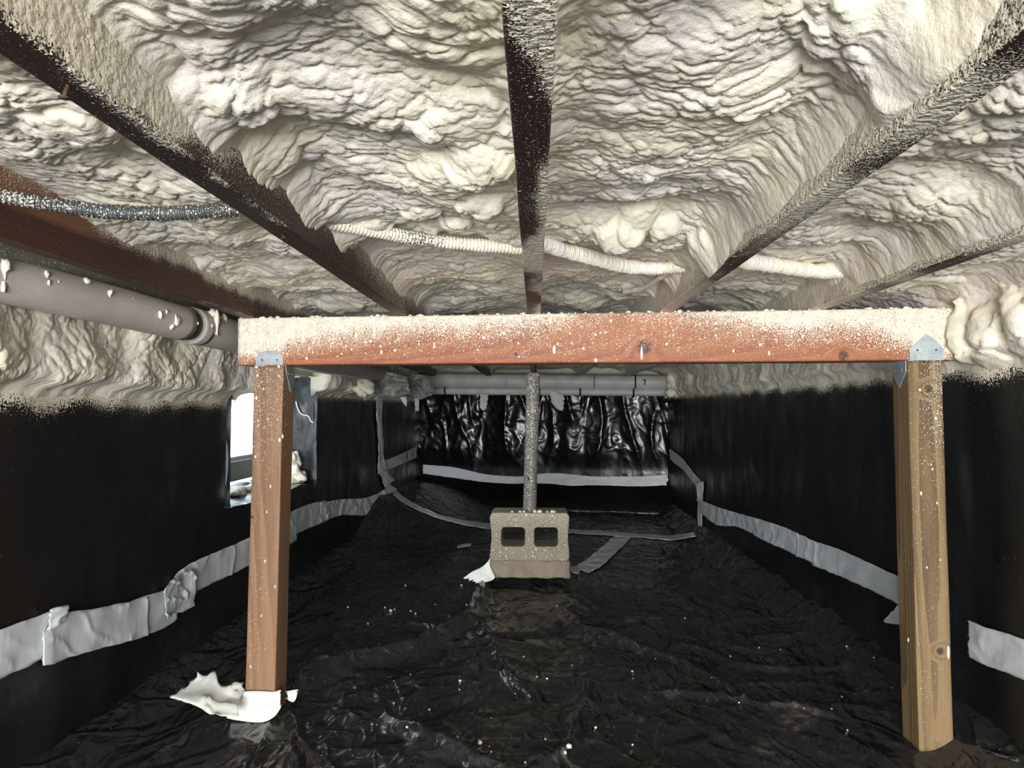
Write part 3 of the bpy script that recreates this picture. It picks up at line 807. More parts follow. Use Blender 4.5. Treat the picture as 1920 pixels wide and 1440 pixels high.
for b, (x0, x1, drop, lab) in enumerate(BAYS):
    a = x0 + (JW / 2 - 0.002 if b > 0 else 0); e = x1 - (JW / 2 - 0.002 if b < 5 else 0)
    xf = np.linspace(a, e, int((e - a) / (0.0027 if 0 < b else 0.006)) + 1)
    Yf, Xf = np.meshgrid(yf[yf < 6.16] if b == 5 else yf, xf, indexing='ij')
    h = foam_h(Xf, Yf, 100 + b * 20) + drop
    dl, dr = Xf - a, e - Xf
    nn = 0.6 + 0.8 * perlin(Yf / 0.11, 0 * Yf, 300 + b)
    nn2 = 0.6 + 0.8 * perlin(Yf / 0.11, 0 * Yf, 320 + b)
    ed = np.exp(-np.maximum(dl, 0) / 0.012) * np.clip(nn, 0.1, 2) + np.exp(-np.maximum(dr, 0) / 0.012) * np.clip(nn2, 0.1, 2)
    h = h + 0.020 * ed
    if b in (3, 4): h = h + 0.070 * np.exp(-np.maximum(dr, 0) / 0.022) * (1 + 0.5 * perlin(Yf / 0.16, Xf / 0.3, 341 + b)) * sstep(2.0, 1.7, Yf)
    if b == 0: h = h + 0.085 * np.exp(-np.maximum(dr, 0) / 0.022) * (1 + 0.25 * perlin(Yf / 0.08, 0 * Yf, 345))
    if b == 1: h = h * (1 - np.exp(-np.maximum(dl, 0) / 0.03) * sstep(1.32, 1.14, Yf))
    if b in (2, 4): h = h + 0.030 * np.exp(-np.maximum(dl, 0) / 0.018)
    for cx, cy, r_, h_ in LUMPS:
        if a - r_ < cx < e + r_:
            d2 = ((Xf - cx) / r_) ** 2 + ((Yf - cy) / r_) ** 2
            h = h + h_ * np.sqrt(np.clip(1 - d2 * (0.8 + 0.35 * perlin(Xf / 0.03, Yf / 0.03, 330)), 0, 1))
    if 2 <= b <= 5:
        cd = seg_dist(Xf, Yf, CPATHS[b - 2][:, :2])
        k_ = np.exp(-(cd / 0.045) ** 2)
        h = h * (1 - k_) + np.minimum(h, 0.036 + 0.25 * h) * k_
    lim = 0.100 + 0.022 * np.exp(-(((Xf - 0.33) / 0.05) ** 2 + ((Yf - 1.45) / 0.22) ** 2))
    h = np.where(h > lim - 0.02, lim - 0.02 + 0.02 * np.tanh((h - lim + 0.02) / 0.02), h)
    if b == 5: h = h + 0.075 * sstep(0.12, 0.0, dr) ** 1.5
    if b in (1, 2, 3, 4): h = h - 0.010 * np.exp(-((Yf - 2.45) / 0.35) ** 2)
    # lumps sag and lean, so creases undercut
    Yo = Yf + 0.35 * (h - 0.02) * sstep(0, 0.03, np.minimum(dl, dr))
    Pf = np.stack([Xf, Yo, FZ - h], -1)
    o = grid_obj('spray_foam', Pf, M_FOAM)
    tag(o, 'cream ' + lab, 'spray foam', 'spray foam between the joists')

def wall_foam(name, label, fx, sgn, y0, y1, zlow, ztop, seed, cell=0.0045, thick=0.05, curve=0.0, gain=1.0, bulges=()):
    yw = np.linspace(y0, y1, int((y1 - y0) / cell)); zt_ = np.linspace(0, 1, int((ztop - zlow) / cell))
    Yw, T = np.meshgrid(yw, zt_, indexing='ij')
    low = zlow + 0.016 * perlin(Yw / 0.22, 0 * Yw, seed) + 0.006 * perlin(Yw / 0.05, 0 * Yw, seed + 1)
    Zw = low + (ztop - low) * T
    h = foam_h(Yw, Zw, seed + 3) * gain
    comb = np.abs(np.sin((Yw + 0.012 * perlin(Yw / 0.06, Zw / 0.05, seed + 2) + 0.10 * (Zw - zlow)) * math.pi / 0.014))
    hb = Zw - low
    h = h * (0.30 + 1.0 * sstep(0.02, 0.09, hb)) + 0.0034 * comb * sstep(0.0, 0.03, hb) * sstep(0.13, 0.05, hb) * (0.3 + 0.7 * sstep(-0.2, 0.4, perlin(Yw / 0.09, Zw / 0.05, seed + 12)))
    h = h + thick * sstep(-0.01, 0.09, hb) + 0.012 * np.exp(-((hb - 0.055 - 0.01 * perlin(Yw / 0.15, 0 * Yw, seed + 9)) / 0.018) ** 2) + curve * T ** 3
    for cy, cz, ry, rz, hh in bulges:      # rolled lips of foam
        d2 = ((Yw - cy) / ry) ** 2 + ((Zw - cz) / rz) ** 2
        d2 = d2 * (1 + 0.5 * perlin(Yw / 0.03, Zw / 0.03, seed + 13)); h = h + 0.55 * hh * np.sqrt(np.clip(1 - d2, 0, 1))
    h = h - 0.004 - 0.004 * (hb < 0.002)
    ends = sstep(y0, y0 + 0.03, Yw) * sstep(y1, y1 - 0.03, Yw)
    h = h * ends - 0.01 * (1 - ends)
    Pw = np.stack([fx(Yw, Zw) + sgn * h, Yw, Zw - 0.25 * h * sstep(0.0, 0.04, hb)], -1)
    o = grid_obj(name, Pw, M_FOAM, flip=(sgn < 0))
    return tag(o, label, 'spray foam', 'spray foam on the walls')
wall_foam('spray_foam', 'thick rippled foam on the window wall under the drain pipe, above black plastic', left_x, 1, 0.95, WY0 + 0.09, 0.918, 1.275, 400, 0.0045, 0.06, 0.0, 0.72)
wall_foam('spray_foam', 'dim foam on the window wall beyond the window', left_x, 1, WY1 - 0.02, 6.7, 0.955, 1.275, 430, 0.010, 0.06)
wall_foam('spray_foam', 'rippled foam rolling over the top of the wall opposite the window', right_x, -1, 0.85, 6.28, 0.985, 1.205, 460, 0.0062, 0.012, 0.02, 0.7, ((1.885, 1.09, 0.035, 0.085, 0.062), (1.80, 1.10, 0.045, 0.06, 0.065), (1.70, 1.12, 0.05, 0.05, 0.05), (1.83, 1.02, 0.07, 0.03, 0.05), (1.60, 1.14, 0.06, 0.05, 0.045)))
# ------------------------------------------------------------------ conduit
def conduit(name, label, pts, r, m, n, pitch=0.0075, amp=0.0014, spray_f=None, lump=0.0, seed=0, bumps=0.0):
    P = spline(pts, n)
    s = np.r_[0, np.cumsum(np.linalg.norm(np.diff(P, axis=0), axis=1))]
    rad = r + amp * np.sin(s / pitch * 2 * math.pi) + lump * perlin(s / 0.05, 0 * s, seed)
    seg = 16
    at = {'spray': np.repeat(spray_f(s / s[-1]), seg)} if spray_f else {'spray': np.zeros(n * seg)}
    return tag(tube(name, P, rad, m, None, seg, attrs=at, bumps=bumps, seed=seed), label, 'conduit', 'runs of the flexible conduit')
conduit('flexible_conduit', 'bare grey ribbed conduit sagging toward the joist with the nail', [at_z(px, py, CAMZ + zz) for px, py, zz in ((-45, 352, .322), (0, 366, .320), (100, 384, .315), (200, 397, .308), (300, 400, .306), (390, 396, .31), (450, 393, .315), (525, 390, .325))], 0.0105, M_COND, 420,
        spray_f=lambda t: 0.30 + 0.25 * sstep(0.35, 0.0, t) + 0.5 * sstep(0.82, 1.0, t))
conduit('flexible_conduit', 'foam coated conduit with a bare stretch beside the white patched joist', [cp(570, 405, -0.385), cp(600, 413, -0.352), cp(700, 432, -0.25), cp(800, 450, -0.17), cp(900, 460, -0.085), cp(960, 465), cp(988, 468)], 0.0125, M_COND, 420, amp=0.0009,
        spray_f=lambda t: 0.97 - 0.35 * np.exp(-((t - 0.52) / 0.12) ** 2), lump=0.002, seed=501)
conduit('flexible_conduit', 'thick foam coated conduit forking in its bay', [cp(1012, 456), cp(1060, 470), cp(1120, 486, 0.115), cp(1180, 500, 0.19), cp(1240, 503, 0.26), cp(1285, 497), cp(1302, 494)], 0.0155, M_FOAM, 360, amp=0.0012, lump=0.003, seed=502, bumps=0.002)
conduit('foam_coated_cable', 'thin foam coated cable branching off the forking conduit', [cp(1262, 503, 0.28), at_z(1235, 522, CAMZ+0.325), at_z(1205, 540, CAMZ+0.33), at_z(1170, 548, CAMZ+0.34)], 0.007, M_FOAM, 90, amp=0.0006, lump=0.002, seed=503)
conduit('flexible_conduit', 'foam buried conduit between the two frosted joists', [cp(1335, 478), cp(1390, 488), cp(1450, 497), cp(1520, 507, 0.56), cp(1580, 509), cp(1610, 508)], 0.017, M_FOAM, 280, amp=0.0012, lump=0.003, seed=504, bumps=0.002)
conduit('flexible_conduit', 'foam buried conduit against the wall opposite the window', [cp(1632, 506), cp(1690, 512), cp(1760, 514), cp(1815, 520), cp(1845, 526)], 0.018, M_FOAM, 220, amp=0.001, lump=0.004, seed=505, bumps=0.002)

# ------------------------------------------------------------------ drain pipe along the window wall
def dp(px, py, X): return at_x(px, py, X)
pp = [dp(-140, 495, -1.16), dp(0, 525, -1.13), dp(100, 547, -1.10), dp(250, 583, -1.06), dp(340, 606, -1.03), dp(445, 633, -1.00), dp(573, 672, -1.00), dp(669, 692, -1.02), dp(720, 702, -1.04)]
t = thing('drain_pipe', 'dusty grey drain pipe sloping along the window wall behind the beam', 'pipe', tuple(pp[4]))
P1 = spline(pp, 160); i_c = int(np.argmin(np.linalg.norm(P1 - pp[4], axis=1)))
put(tube('pipe_length', P1[:i_c+1], 0.050, M_PIPE, None, 32, attrs={'spray': np.repeat(0.12 + 0 * P1[:i_c+1, 0], 32) + np.tile(0.30 * np.clip(np.sin(np.arange(32) * 2*np.pi/32 + math.pi), 0, 1) * 0.5, i_c+1)}), t)
put(tube('pipe_length', P1[i_c+2:], 0.053, M_PIPE, None, 32, attrs={'spray': np.full((len(P1) - i_c - 2) * 32, 0.12)}), t)
put(tube('pipe_gap', P1[i_c-1:i_c+4], 0.045, M_BAND, None, 32), t)
put(tube('coupling', P1[i_c+2:i_c+6], 0.0545, M_PIPE, None, 32, attrs={'spray': np.full(4 * 32, 0.2)}), t)
# lumps of foam dripped on the pipe
rs = np.random.RandomState(21)
for px, py, w_, h_ in ((405, 605, 7, 22), (396, 590, 9, 10), (420, 598, 6, 9), (162, 528, 8, 7), (330, 600, 6, 12), (322, 612, 4, 6), (300, 590, 5, 8), (312, 585, 4, 5), (205, 550, 5, 7), (88, 515, 4, 9), (92, 530, 3, 5), (8, 505, 9, 20), (6, 535, 7, 12), (395, 612, 4, 6), (370, 606, 3, 4), (248, 560, 2.5, 3), (110, 528, 2.5, 3)):
    d = ray(px, py); best = None; ts = np.linspace(0.8, 4, 1500)
    Q = CAM + d[None] * ts[:, None]
    dd = np.array([np.min(np.linalg.norm(P1[::2] - q, axis=1)) for q in Q])
    k = np.argmax(dd < 0.0525) if (dd < 0.0525).any() else int(np.argmin(dd))
    c = Q[k]; s_ = c[1] / F
    V = lumpy(ICO2[0], int(px), 0.7, 1.3) * [w_ * s_, w_ * s_ * 0.8, h_ * s_]
    put(mesh_obj('foam_drip', V + c, ICO2[1], M_FOAM), t)
# sill plate behind the pipe
zs0 = CAMZ + 0.347
sp = timber('sill_plate', (-1.15, 0.4, zs0), (-1.13, 2.75, zs0 - 0.02), 0.09, 0.05, M_SILL, 0.03, dens=lambda V: np.full(len(V), 0.12), r=0.004)
tag(sp, 'weathered grey sill plate on the window wall above the drain pipe', 'sill plate')

# ------------------------------------------------------------------ far pipes under the ceiling
def bp(px, py, Y): return at_y(px, py, Y)
t = thing('drain_pipe', 'wide pale pipe with black bands running across the end wall', 'pipe', tuple(bp(1000, 716, 6.05)))
A, B = bp(778, 713, 6.15), bp(1262, 718, 5.98)
put(tube('pipe_length', [A + (B - A) * q for q in np.linspace(0, 1, 20)], 0.062, M_PIPEB, None, 28), t)
for px, w_ in ((1193, 3), (1118, 1.5), (955, 1.5), (800, 2)):
    q = (px - 778) / (1262 - 778); c = A + (B - A) * q; u = (B - A) / np.linalg.norm(B - A)
    put(tube('band', [c - u * w_ * 0.0023, c + u * w_ * 0.0023], 0.0632, M_BAND if px > 1100 else M_PIPE, None, 28, attrs={'spray': np.zeros(56)}), t)
c = A + (B - A) * ((1208 - 778) / 484)
put(prism('mark', [(-0.012, 0.022), (0.014, 0.022), (0.014, 0.010), (0.004, -0.026), (-0.006, -0.026), (0.002, 0.010), (-0.012, 0.010)], (B - A) / np.linalg.norm(B - A), (0, 0, 1), (0, -1, 0), c + np.array([0, -0.0600, 0.002]), 0.0035, M_BAND), t)
t = thing('drain_pipe', 'narrow pale pipe slung under the wide pipe at the end wall', 'pipe', tuple(bp(1000, 735, 6.0)))
A2, B2 = bp(812, 733, 6.12), bp(1262, 736, 5.96)
put(tube('pipe_length', [A2 + (B2 - A2) * q for q in np.linspace(0, 1, 16)], 0.032, M_PIPEB, None, 22), t)
for px in (836, 1016, 1092, 1190):
    c = A2 + (B2 - A2) * ((px - 812) / 450); u = (B2 - A2) / np.linalg.norm(B2 - A2)
    put(tube('strap', [c - u * 0.008, c + u * 0.008], 0.0335, M_BAND, None, 22), t)

# ------------------------------------------------------------------ steel column on its block
BS = BLK[1] - 0.10               # front face of the block
bc = at_y(993, 1050, BS)
BX, BZ0 = bc[0], float(at_y(993, 1078, BS)[2])
bz1 = float(at_y(993, 1052, BS)[2]); bz2 = bz1 + 0.235
def concrete_block(x, y0, z0, W, H, D):
    import bmesh
    # face outline with concave ends and two rounded cores, extruded along Y
    def rr(cx, cz, w, h, r, n=5):
        return [(cx + sx * (w/2 - r) + r * math.cos(a), cz + sz * (h/2 - r) + r * math.sin(a)) for sx, sz, a0 in ((1, -1, -90), (1, 1, 0), (-1, 1, 90), (-1, -1, 180)) for a in [math.radians(a0 + 90 * k / n) for k in range(n + 1)]]
    outer = []
    r = 0.012
    for q in np.linspace(-1, 1, 15):          # right end, going up
        outer.append((W/2 - 0.007 * math.exp(-(q / 0.45) ** 2) - (0.012 * max(0, abs(q) - 0.88) / 0.12) ** 1, H/2 * q))
    right = outer[:]
    left = [(-a, b) for a, b in right[::-1]]
    outer = right + left
    cores = [rr(-W * 0.208, 0.0, W * 0.30, H * 0.40, 0.018), rr(W * 0.208, 0.0, W * 0.30, H * 0.40, 0.018)]
    bm = bmesh.new()
    loops = []
    es = []
    for poly in [outer] + cores:
        vs = [bm.verts.new((p[0], 0, p[1])) for p in poly]
        es += [bm.edges.new((vs[k], vs[(k+1) % len(vs)])) for k in range(len(vs))]
    res = bmesh.ops.triangle_fill(bm, use_beauty=True, use_dissolve=False, edges=es)
    fs = [f for f in bm.faces]
    ext = bmesh.ops.extrude_face_region(bm, geom=fs)
    for g in ext['geom']:
        if isinstance(g, bmesh.types.BMVert): g.co.y += D
    bmesh.ops.recalc_face_normals(bm, faces=bm.faces[:])
    ed = [e for e in bm.edges if len(e.link_faces) == 2 and e.calc_face_angle(0) > 0.9]
    bmesh.ops.bevel(bm, geom=ed, offset=0.004, segments=2, affect='EDGES', profile=0.5)
    me = bpy.data.meshes.new('concrete_block'); bm.to_mesh(me); bm.free()
    for p in me.polygons: p.use_smooth = False
    co = np.array([v.co[:] for v in me.vertices])
    at = me.attributes.new('spray', 'FLOAT', 'POINT')
    at.data.foreach_set('value', (0.42 + 0.14 * sstep(0.0, H/2, co[:, 2])).astype(np.float32))
    me.materials.append(M_CONC)
    o = bpy.data.objects.new('concrete_block', me); C.objects.link(o); o.location = (x, y0, z0 + H/2)
    return o
blk = tag(concrete_block(BX, BS, bz1, 0.39, bz2 - bz1, 0.19), 'hollow concrete block with two cores under the steel column', 'concrete block')
def slab(name, lo, hi, m, seed, dens):
    import bmesh
    bm = bmesh.new(); bmesh.ops.create_cube(bm, size=1); bmesh.ops.subdivide_edges(bm, edges=bm.edges[:], cuts=14, use_grid_fill=True)
    lo = np.array(lo); hi = np.array(hi); c = (lo + hi) / 2
    for v in bm.verts:
        q = np.array(v.co)
        q = np.sign(q) * np.minimum(np.abs(q), 0.5)
        p = q * (hi - lo)
        e = [abs(q[k]) > 0.49 for k in range(3)]
        if sum(e) >= 2: p *= 0.988
        p += 0.004 * np.array([float(perlin(p[1]*25, p[2]*25 + seed, seed)), float(perlin(p[0]*25, p[2]*25 + seed, seed+1)), float(perlin(p[0]*18 + seed, p[1]*18, seed+2)) * 1.3])
        v.co = Vector(p.tolist())
    me = bpy.data.meshes.new(name); bm.to_mesh(me); bm.free(); me.materials.append(m)
    me.polygons.foreach_set('use_smooth', np.full(len(me.polygons), True))
    at = me.attributes.new('spray', 'FLOAT', 'POINT'); at.data.foreach_set('value', np.full(len(me.vertices), dens, np.float32))
    o = bpy.data.objects.new(name, me); C.objects.link(o); o.location = tuple(c); return o
tag(slab('concrete_slab', (BX - 0.205, BS - 0.012, BZ0 - 0.012), (BX + 0.198, BS + 0.20, bz1 + 0.003), M_CONC, 5, 0.2), 'flat concrete slab under the hollow block', 'concrete slab')
YC = BS + 0.085
c0 = at_y(993, 970, YC); c0[2] = bz2
c1 = at_y(1000, 699, YC)
t = thing('steel_column', 'speckled round steel column standing on the hollow block', 'column', tuple(c0))
n = 60
Pc = np.array([c0 + (c1 - c0) * q for q in np.linspace(0, 1, n)])
put(tube('shaft', Pc, 0.034, M_COL, None, 24, attrs={'spray': np.repeat(0.10 + 0.10 * np.linspace(0, 1, n), 24)}), t)
c2 = c1 + np.array([0.0, 0, 0.0]); top = np.array([c1[0], c1[1], JZ])
put(tube('screw_jack', [c1 - [0, 0, .01], top - [0, 0, 0.006]], 0.014, M_NAIL, None, 16), t)
put(prism('top_plate', [(-.05, -.05), (.05, -.05), (.05, .05), (-.05, .05)], (1, 0, 0), (0, 1, 0), (0, 0, 1), top - [0, 0, 0.006], 0.006, M_NAIL), t)
put(tube('pin_hole', [at_y(991, 897, YC - 0.0355), at_y(991, 897, YC - 0.030)], 0.006, M_HOLE, None, 10), t)
# foam crumbs on the block top
for px, w_ in ((1003, 4), (1012, 5), (982, 3), (1035, 4), (1040, 3), (1026, 2.5), (975, 3), (960, 2.5)):
    s_ = YC / F; c = at_y(px, 968, YC - 0.06); c[2] = bz2 + 0.3 * w_ * s_
    o = mesh_obj('foam_crumb', lumpy(ICO1[0], px, 0.4, 1.5) * w_ * s_, ICO1[1], M_FOAM, loc=tuple(c))
    tag(o, 'crumb of foam lying on top of the hollow block', 'foam crumb', 'foam crumbs on the block')

# ------------------------------------------------------------------ tape
def tape(label, cols, surf, seed, group, off=0.003, na=None, nc=13, jag=0.006, crumple=0.004, m=None, name='tape_strip', cat='tape', curl=0.0):
    """cols: (px, y of upper edge, y of lower edge) or ((px, py), (px, py)) pairs along the strip"""
    up, lo = [], []
    for c in cols:
        if np.isscalar(c[0]): a, b = (c[0], c[1]), (c[0], c[2])
        else: a, b = c
        up.append(surf(a[0], a[1], off)); lo.append(surf(b[0], b[1], off))
    up, lo = np.array(up), np.array(lo)
    L = np.sum(np.linalg.norm(np.diff(up, axis=0), axis=1)); na = na or max(8, int(L / 0.006))
    U, Lw = spline(up, na), spline(lo, na)
    v = np.linspace(0, 1, nc)[None, :, None]
    Pt = U[:, None] * (1 - v) + Lw[:, None] * v
    T = np.gradient(Pt, axis=0); W = np.gradient(Pt, axis=1)
    N = np.cross(T, W); N /= np.linalg.norm(N, axis=2)[..., None] + 1e-9
    view = CAM - Pt; sg = np.sign(np.sum(N * view, axis=2)); N *= sg[..., None]
    s = np.linspace(0, L, na)[:, None]; w = np.linspace(0, np.linalg.norm(up[0] - lo[0]), nc)[None]
    cr = crumple * (0.7 * perlin(s / 0.10 + w * 5, w / 0.06 + seed, seed) + 0.7 * ridged(s / 0.16 - w * 9, w / 0.07 + seed, seed + 1) ** 6 + 0.35)
    cr = cr + crumple * 0.12 * ridged(s / 0.022 + w * 25, w / 0.05 + seed * 2, seed + 7) ** 3
    cr = cr + curl * (np.exp(-s / 0.02) * 0 + np.exp(-(L - s) / 0.02))
    Pt = Pt + N * cr[..., None]
    jg = jag * perlin(np.linspace(0, 9, nc) + seed, np.zeros(nc), seed + 2)
    Tn = T / (np.linalg.norm(T, axis=2)[..., None] + 1e-9)
    Pt[0] += Tn[0] * jg[:, None]; Pt[-1] += Tn[-1] * jg[::-1, None]
    Pt[:, 0] += (W[:, 0] / (np.linalg.norm(W[:, 0], axis=1)[:, None] + 1e-9)) * (0.002 * perlin(s[:, 0] / 0.06, 0 * s[:, 0], seed + 4))[:, None]
    Pt[:, -1] += (W[:, -1] / (np.linalg.norm(W[:, -1], axis=1)[:, None] + 1e-9)) * (0.003 * perlin(s[:, 0] / 0.05, 0 * s[:, 0], seed + 5))[:, None]
    o = grid_obj(name, Pt, m or M_TAPE)
    sm = o.modifiers.new('thickness', 'SOLIDIFY'); sm.thickness = 0.0008; sm.offset = 0
    return tag(o, label, cat, group)
GL, GR, GB, GF = 'seam tape on the window wall', 'seam tape on the wall opposite the window', 'seam tape on the end wall', 'seam tape across the floor sheet'
tape('wide white tape strip starting the seam on the window wall, under the lapped piece', [(-60, 1205, 1300), (0, 1180, 1272), (50, 1162, 1250), (110, 1140, 1218)], on_left, 601, GL, 0.003)
tape('lapped tape strip with a folded corner on the window wall seam', [(78, 1180, 1248), (97, 1146, 1246), (122, 1148, 1235), (180, 1140, 1218), (230, 1130, 1205), (276, 1118, 1192)], on_left, 602, GL, 0.007, crumple=0.006)
tape('raised fold of tape standing up from the lapped strip', [(90, 1141, 1185), (105, 1138, 1172), (122, 1134, 1160)], on_left, 603, GL, 0.015, crumple=0.010, jag=0.01)
tape('short tape strip between the lapped strip and the crumpled torn end', [(243, 1128, 1194), (275, 1116, 1188), (310, 1106, 1176), (332, 1100, 1160)], on_left, 604, GL, 0.005)
tape('crumpled tape strip with a torn ragged end on the window wall', [(305, 1098, 1160), (322, 1085, 1150), (340, 1076, 1148), (358, 1068, 1138), (363, 1075, 1136)], on_left, 605, GL, 0.012, crumple=0.016, jag=0.018)
tape('tape strip running behind the brown post', [(322, 1086, 1115), (335, 1070, 1118), (360, 1055, 1112), (400, 1036, 1092), (440, 1020, 1074), (475, 1004, 1056), (520, 985, 1036), (556, 968, 1012)], on_left, 606, GL, 0.004, crumple=0.006)
tape('tape strip emerging past the brown post with lapped end', [(530, 975, 1025), (548, 958, 1006), (580, 945, 990), (610, 938, 978)], on_left, 607, GL, 0.007)
tape('fluttering tape strip dipping toward the floor past the window', [(600, 942, 980), (640, 936, 966), (680, 934, 966), (705, 926, 957), (728, 914, 945), (745, 922, 936)], on_left, 608, GL, 0.006, crumple=0.010)
tape('vertical tape strip hanging down the window wall', [((706, 728), (718, 728)), ((705, 780), (716, 780)), ((708, 830), (719, 830)), ((709, 870), (721, 870)), ((712, 893), (726, 893))], on_left, 609, GL, 0.012, crumple=0.008)
tape('tape strip rising to the corner of the end wall', [(708, 868, 890), (730, 860, 880), (760, 847, 867), (781, 837, 857)], on_left, 610, GL, 0.008)
tape('loose tape tail flicking out below the vertical strip', [((712, 885), (722, 880)), ((722, 900), (732, 893)), ((730, 908), (740, 898))], on_left, 611, GL, 0.02, crumple=0.01)
tape('diagonal tape strip falling from the window wall to the floor', [((715, 895), (723, 890)), ((722, 915), (732, 908)), ((735, 926), (745, 917))], on_left, 612, GL, 0.018, crumple=0.006)
tape('short strip of tape ending the seam on the end wall', [(1150, 893, 911), (1200, 893, 912), (1250, 890, 910)], on_back, 613, GB, 0.012)
tape('long tape strip along the end wall from the window side corner', [(793, 871, 888), (850, 876, 896), (910, 889, 904), (960, 893, 907), (1000, 893, 906)], on_back, 614, GB, 0.012)
tape('tape strip on the end wall behind the steel column', [(985, 891, 907), (1030, 887, 907), (1070, 889, 911), (1110, 893, 910), (1160, 893, 911)], on_back, 615, GB, 0.018)
tape('tape strip running down from the end wall corner opposite the window', [(1247, 835, 848), (1262, 845, 866), (1280, 860, 880), (1300, 885, 905), (1316, 903, 926)], on_right, 620, GR, 0.006)
tape('short vertical tape tab at the bend of the far seam', [((1306, 905), (1320, 903)), ((1308, 925), (1319, 923)), ((1307, 940), (1319, 938))], on_right, 621, GR, 0.014, crumple=0.01)
tape('grey tape strip after the bend, before the brighter strips', [(1312, 936, 960), (1345, 950, 984), (1385, 962, 988), (1430, 975, 1012), (1470, 988, 1030), (1498, 1000, 1044)], on_right, 622, GR, 0.005, crumple=0.006)
tape('short bright tape piece lapped over the grey strip', [(1494, 1000, 1043), (1515, 1008, 1050), (1530, 1015, 1060)], on_right, 623, GR, 0.009, crumple=0.006)
tape('long bright tape strip reaching behind the olive tan post', [(1524, 1014, 1060), (1570, 1028, 1078), (1630, 1055, 1105), (1690, 1083, 1134), (1705, 1090, 1140)], on_right, 624, GR, 0.006)
tape('torn tape flap beside the olive tan post', [((1686, 1133), (1672, 1148)), ((1698, 1140), (1657, 1166)), ((1706, 1150), (1690, 1172))], on_right, 625, GR, 0.012, jag=0.012)
tape('wide white tape strip with curled ragged end beyond the olive tan post', [(1817, 1163, 1232), (1850, 1176, 1248), (1890, 1188, 1262), (1940, 1205, 1285), (1990, 1225, 1310)], on_right, 626, GR, 0.006, jag=0.012)
# across the floor
tape('tape seam crossing the floor from the window wall to the hollow block', [((741, 918), (737, 928)), ((760, 934), (756, 943)), ((800, 955), (797, 963)), ((840, 969), (838, 977)), ((890, 978), (889, 988)), ((935, 984), (934, 994))], on_floor, 630, GF, 0.006)
tape('tape seam crossing the floor on the far side of the hollow block', [((1060, 992), (1060, 1000)), ((1120, 995), (1120, 1003)), ((1180, 1000), (1181, 1007)), ((1220, 1002), (1222, 1010)), ((1260, 1004), (1262, 1013)), ((1300, 998), (1305, 1006))], on_floor, 631, GF, 0.006)
tape('tape strip climbing the wall from the floor seam', [((1298, 1000), (1304, 1006)), ((1308, 985), (1315, 990)), ((1308, 960), (1317, 962)), ((1308, 936), (1318, 938))], on_right, 632, GR, 0.008)
tape('wide tape strip slanting over the floor to the concrete slab', [((1152, 1005), (1186, 1006)), ((1120, 1033), (1160, 1032)), ((1090, 1056), (1130, 1060)), ((1070, 1064), (1104, 1075))], on_floor, 633, GF, 0.006, crumple=0.006)
tape('torn silvery tape flap at the corner of the concrete slab', [((921, 1046), (918, 1060)), ((905, 1062), (925, 1074)), ((885, 1072), (926, 1086)), ((869, 1083), (900, 1094))], lambda a, b, o: at_y(a, b, BS - 0.03 - 0.02 * (b - 1046) / 48), 634, None, 0.0, crumple=0.012, jag=0.02, m=M_PAPER)
tape('small torn tape scrap between the slab and the slanting strip', [((1066, 1056), (1064, 1066)), ((1076, 1068), (1072, 1074)), ((1088, 1070), (1084, 1078))], on_floor, 635, None, 0.015, crumple=0.012, m=M_PAPER)
tape('small loose scrap of tape lying on the dark floor', [((857, 1024), (859, 1029)), ((870, 1020), (872, 1026)), ((884, 1020), (882, 1025))], on_floor, 636, None, 0.006, m=M_PAPER)
# torn tape round the foot of the brown post
fx_ = lp_b[0]; fy_ = lp_b[1] - 0.0465
tape('white tape wrapped round the foot of the brown post', [((456, 1298), (424, 1346)), ((470, 1296), (445, 1352)), ((495, 1296), (490, 1354)), ((515, 1296), (515, 1344)), ((526, 1293), (527, 1328))], lambda a, b, o: at_y(a, b, fy_ - 0.004 - 0.035 * max(0, b - 1300) / 50), 640, None, 0, crumple=0.006, m=M_PAPER)
tape('crumpled torn sheet of off white tape beside the foot of the brown post', [((372, 1270), (320, 1315)), ((385, 1272), (345, 1322)), ((403, 1262), (375, 1332)), ((412, 1285), (400, 1345)), ((435, 1288), (428, 1348)), ((458, 1284), (445, 1350))], lambda a, b, o: at_y(a, b, 2.12 - 0.16 * (b - 1265) / 80), 641, None, 0, crumple=0.018, jag=0.02, m=M_PAPER)
tape('small curled tape tail on the far side of the brown post foot', [((538, 1295), (540, 1312)), ((548, 1293), (550, 1315)), ((559, 1292), (556, 1308))], lambda a, b, o: at_y(a, b, 2.10), 642, None, 0, crumple=0.008, jag=0.012, m=M_PAPER)

# ------------------------------------------------------------------ window surroundings and far clutter
def blob(name, label, c, r, seed, cat, group=None, m=None, amp=0.45, sub=None):
    V, Fc = sub or ICO4
    n1_ = np.array([0.6, -0.3, 0.75])
    th = np.arctan2(V[:, 1], V[:, 0]); ph = V[:, 2]
    q = V * (1 + amp * 0.75 * perlin(V[:, 0]*1.5 + ph + seed, V[:, 1]*1.5 - ph*0.8, seed % 60))[:, None]
    q = q * (1 + amp * 0.60 * (dome(V[:, 0]*2.1 + ph*1.3 + seed, V[:, 1]*2.1 + ph * 1.6, seed % 40) - 0.75) + amp * 0.34 * (pillow(V[:, 0]*3.6 - ph * 2 + seed, V[:, 1]*3.6 + ph * 2.2, seed % 37) - 0.6))[:, None]
    o = mesh_obj(name, q * np.array(r), Fc, m or M_FOAM, loc=tuple(c), attrs={'spray': np.zeros(len(V))})
    return tag(o, label, cat, group)
pc = at_y(572, 862, 3.74)
blob('foam_lump', 'knobbly heap of foam resting on the window sill beside the brown post', (-1.262, 3.70, WZ0 + 0.036), (0.055, 0.055, 0.040), 703, 'foam lump', amp=0.9)
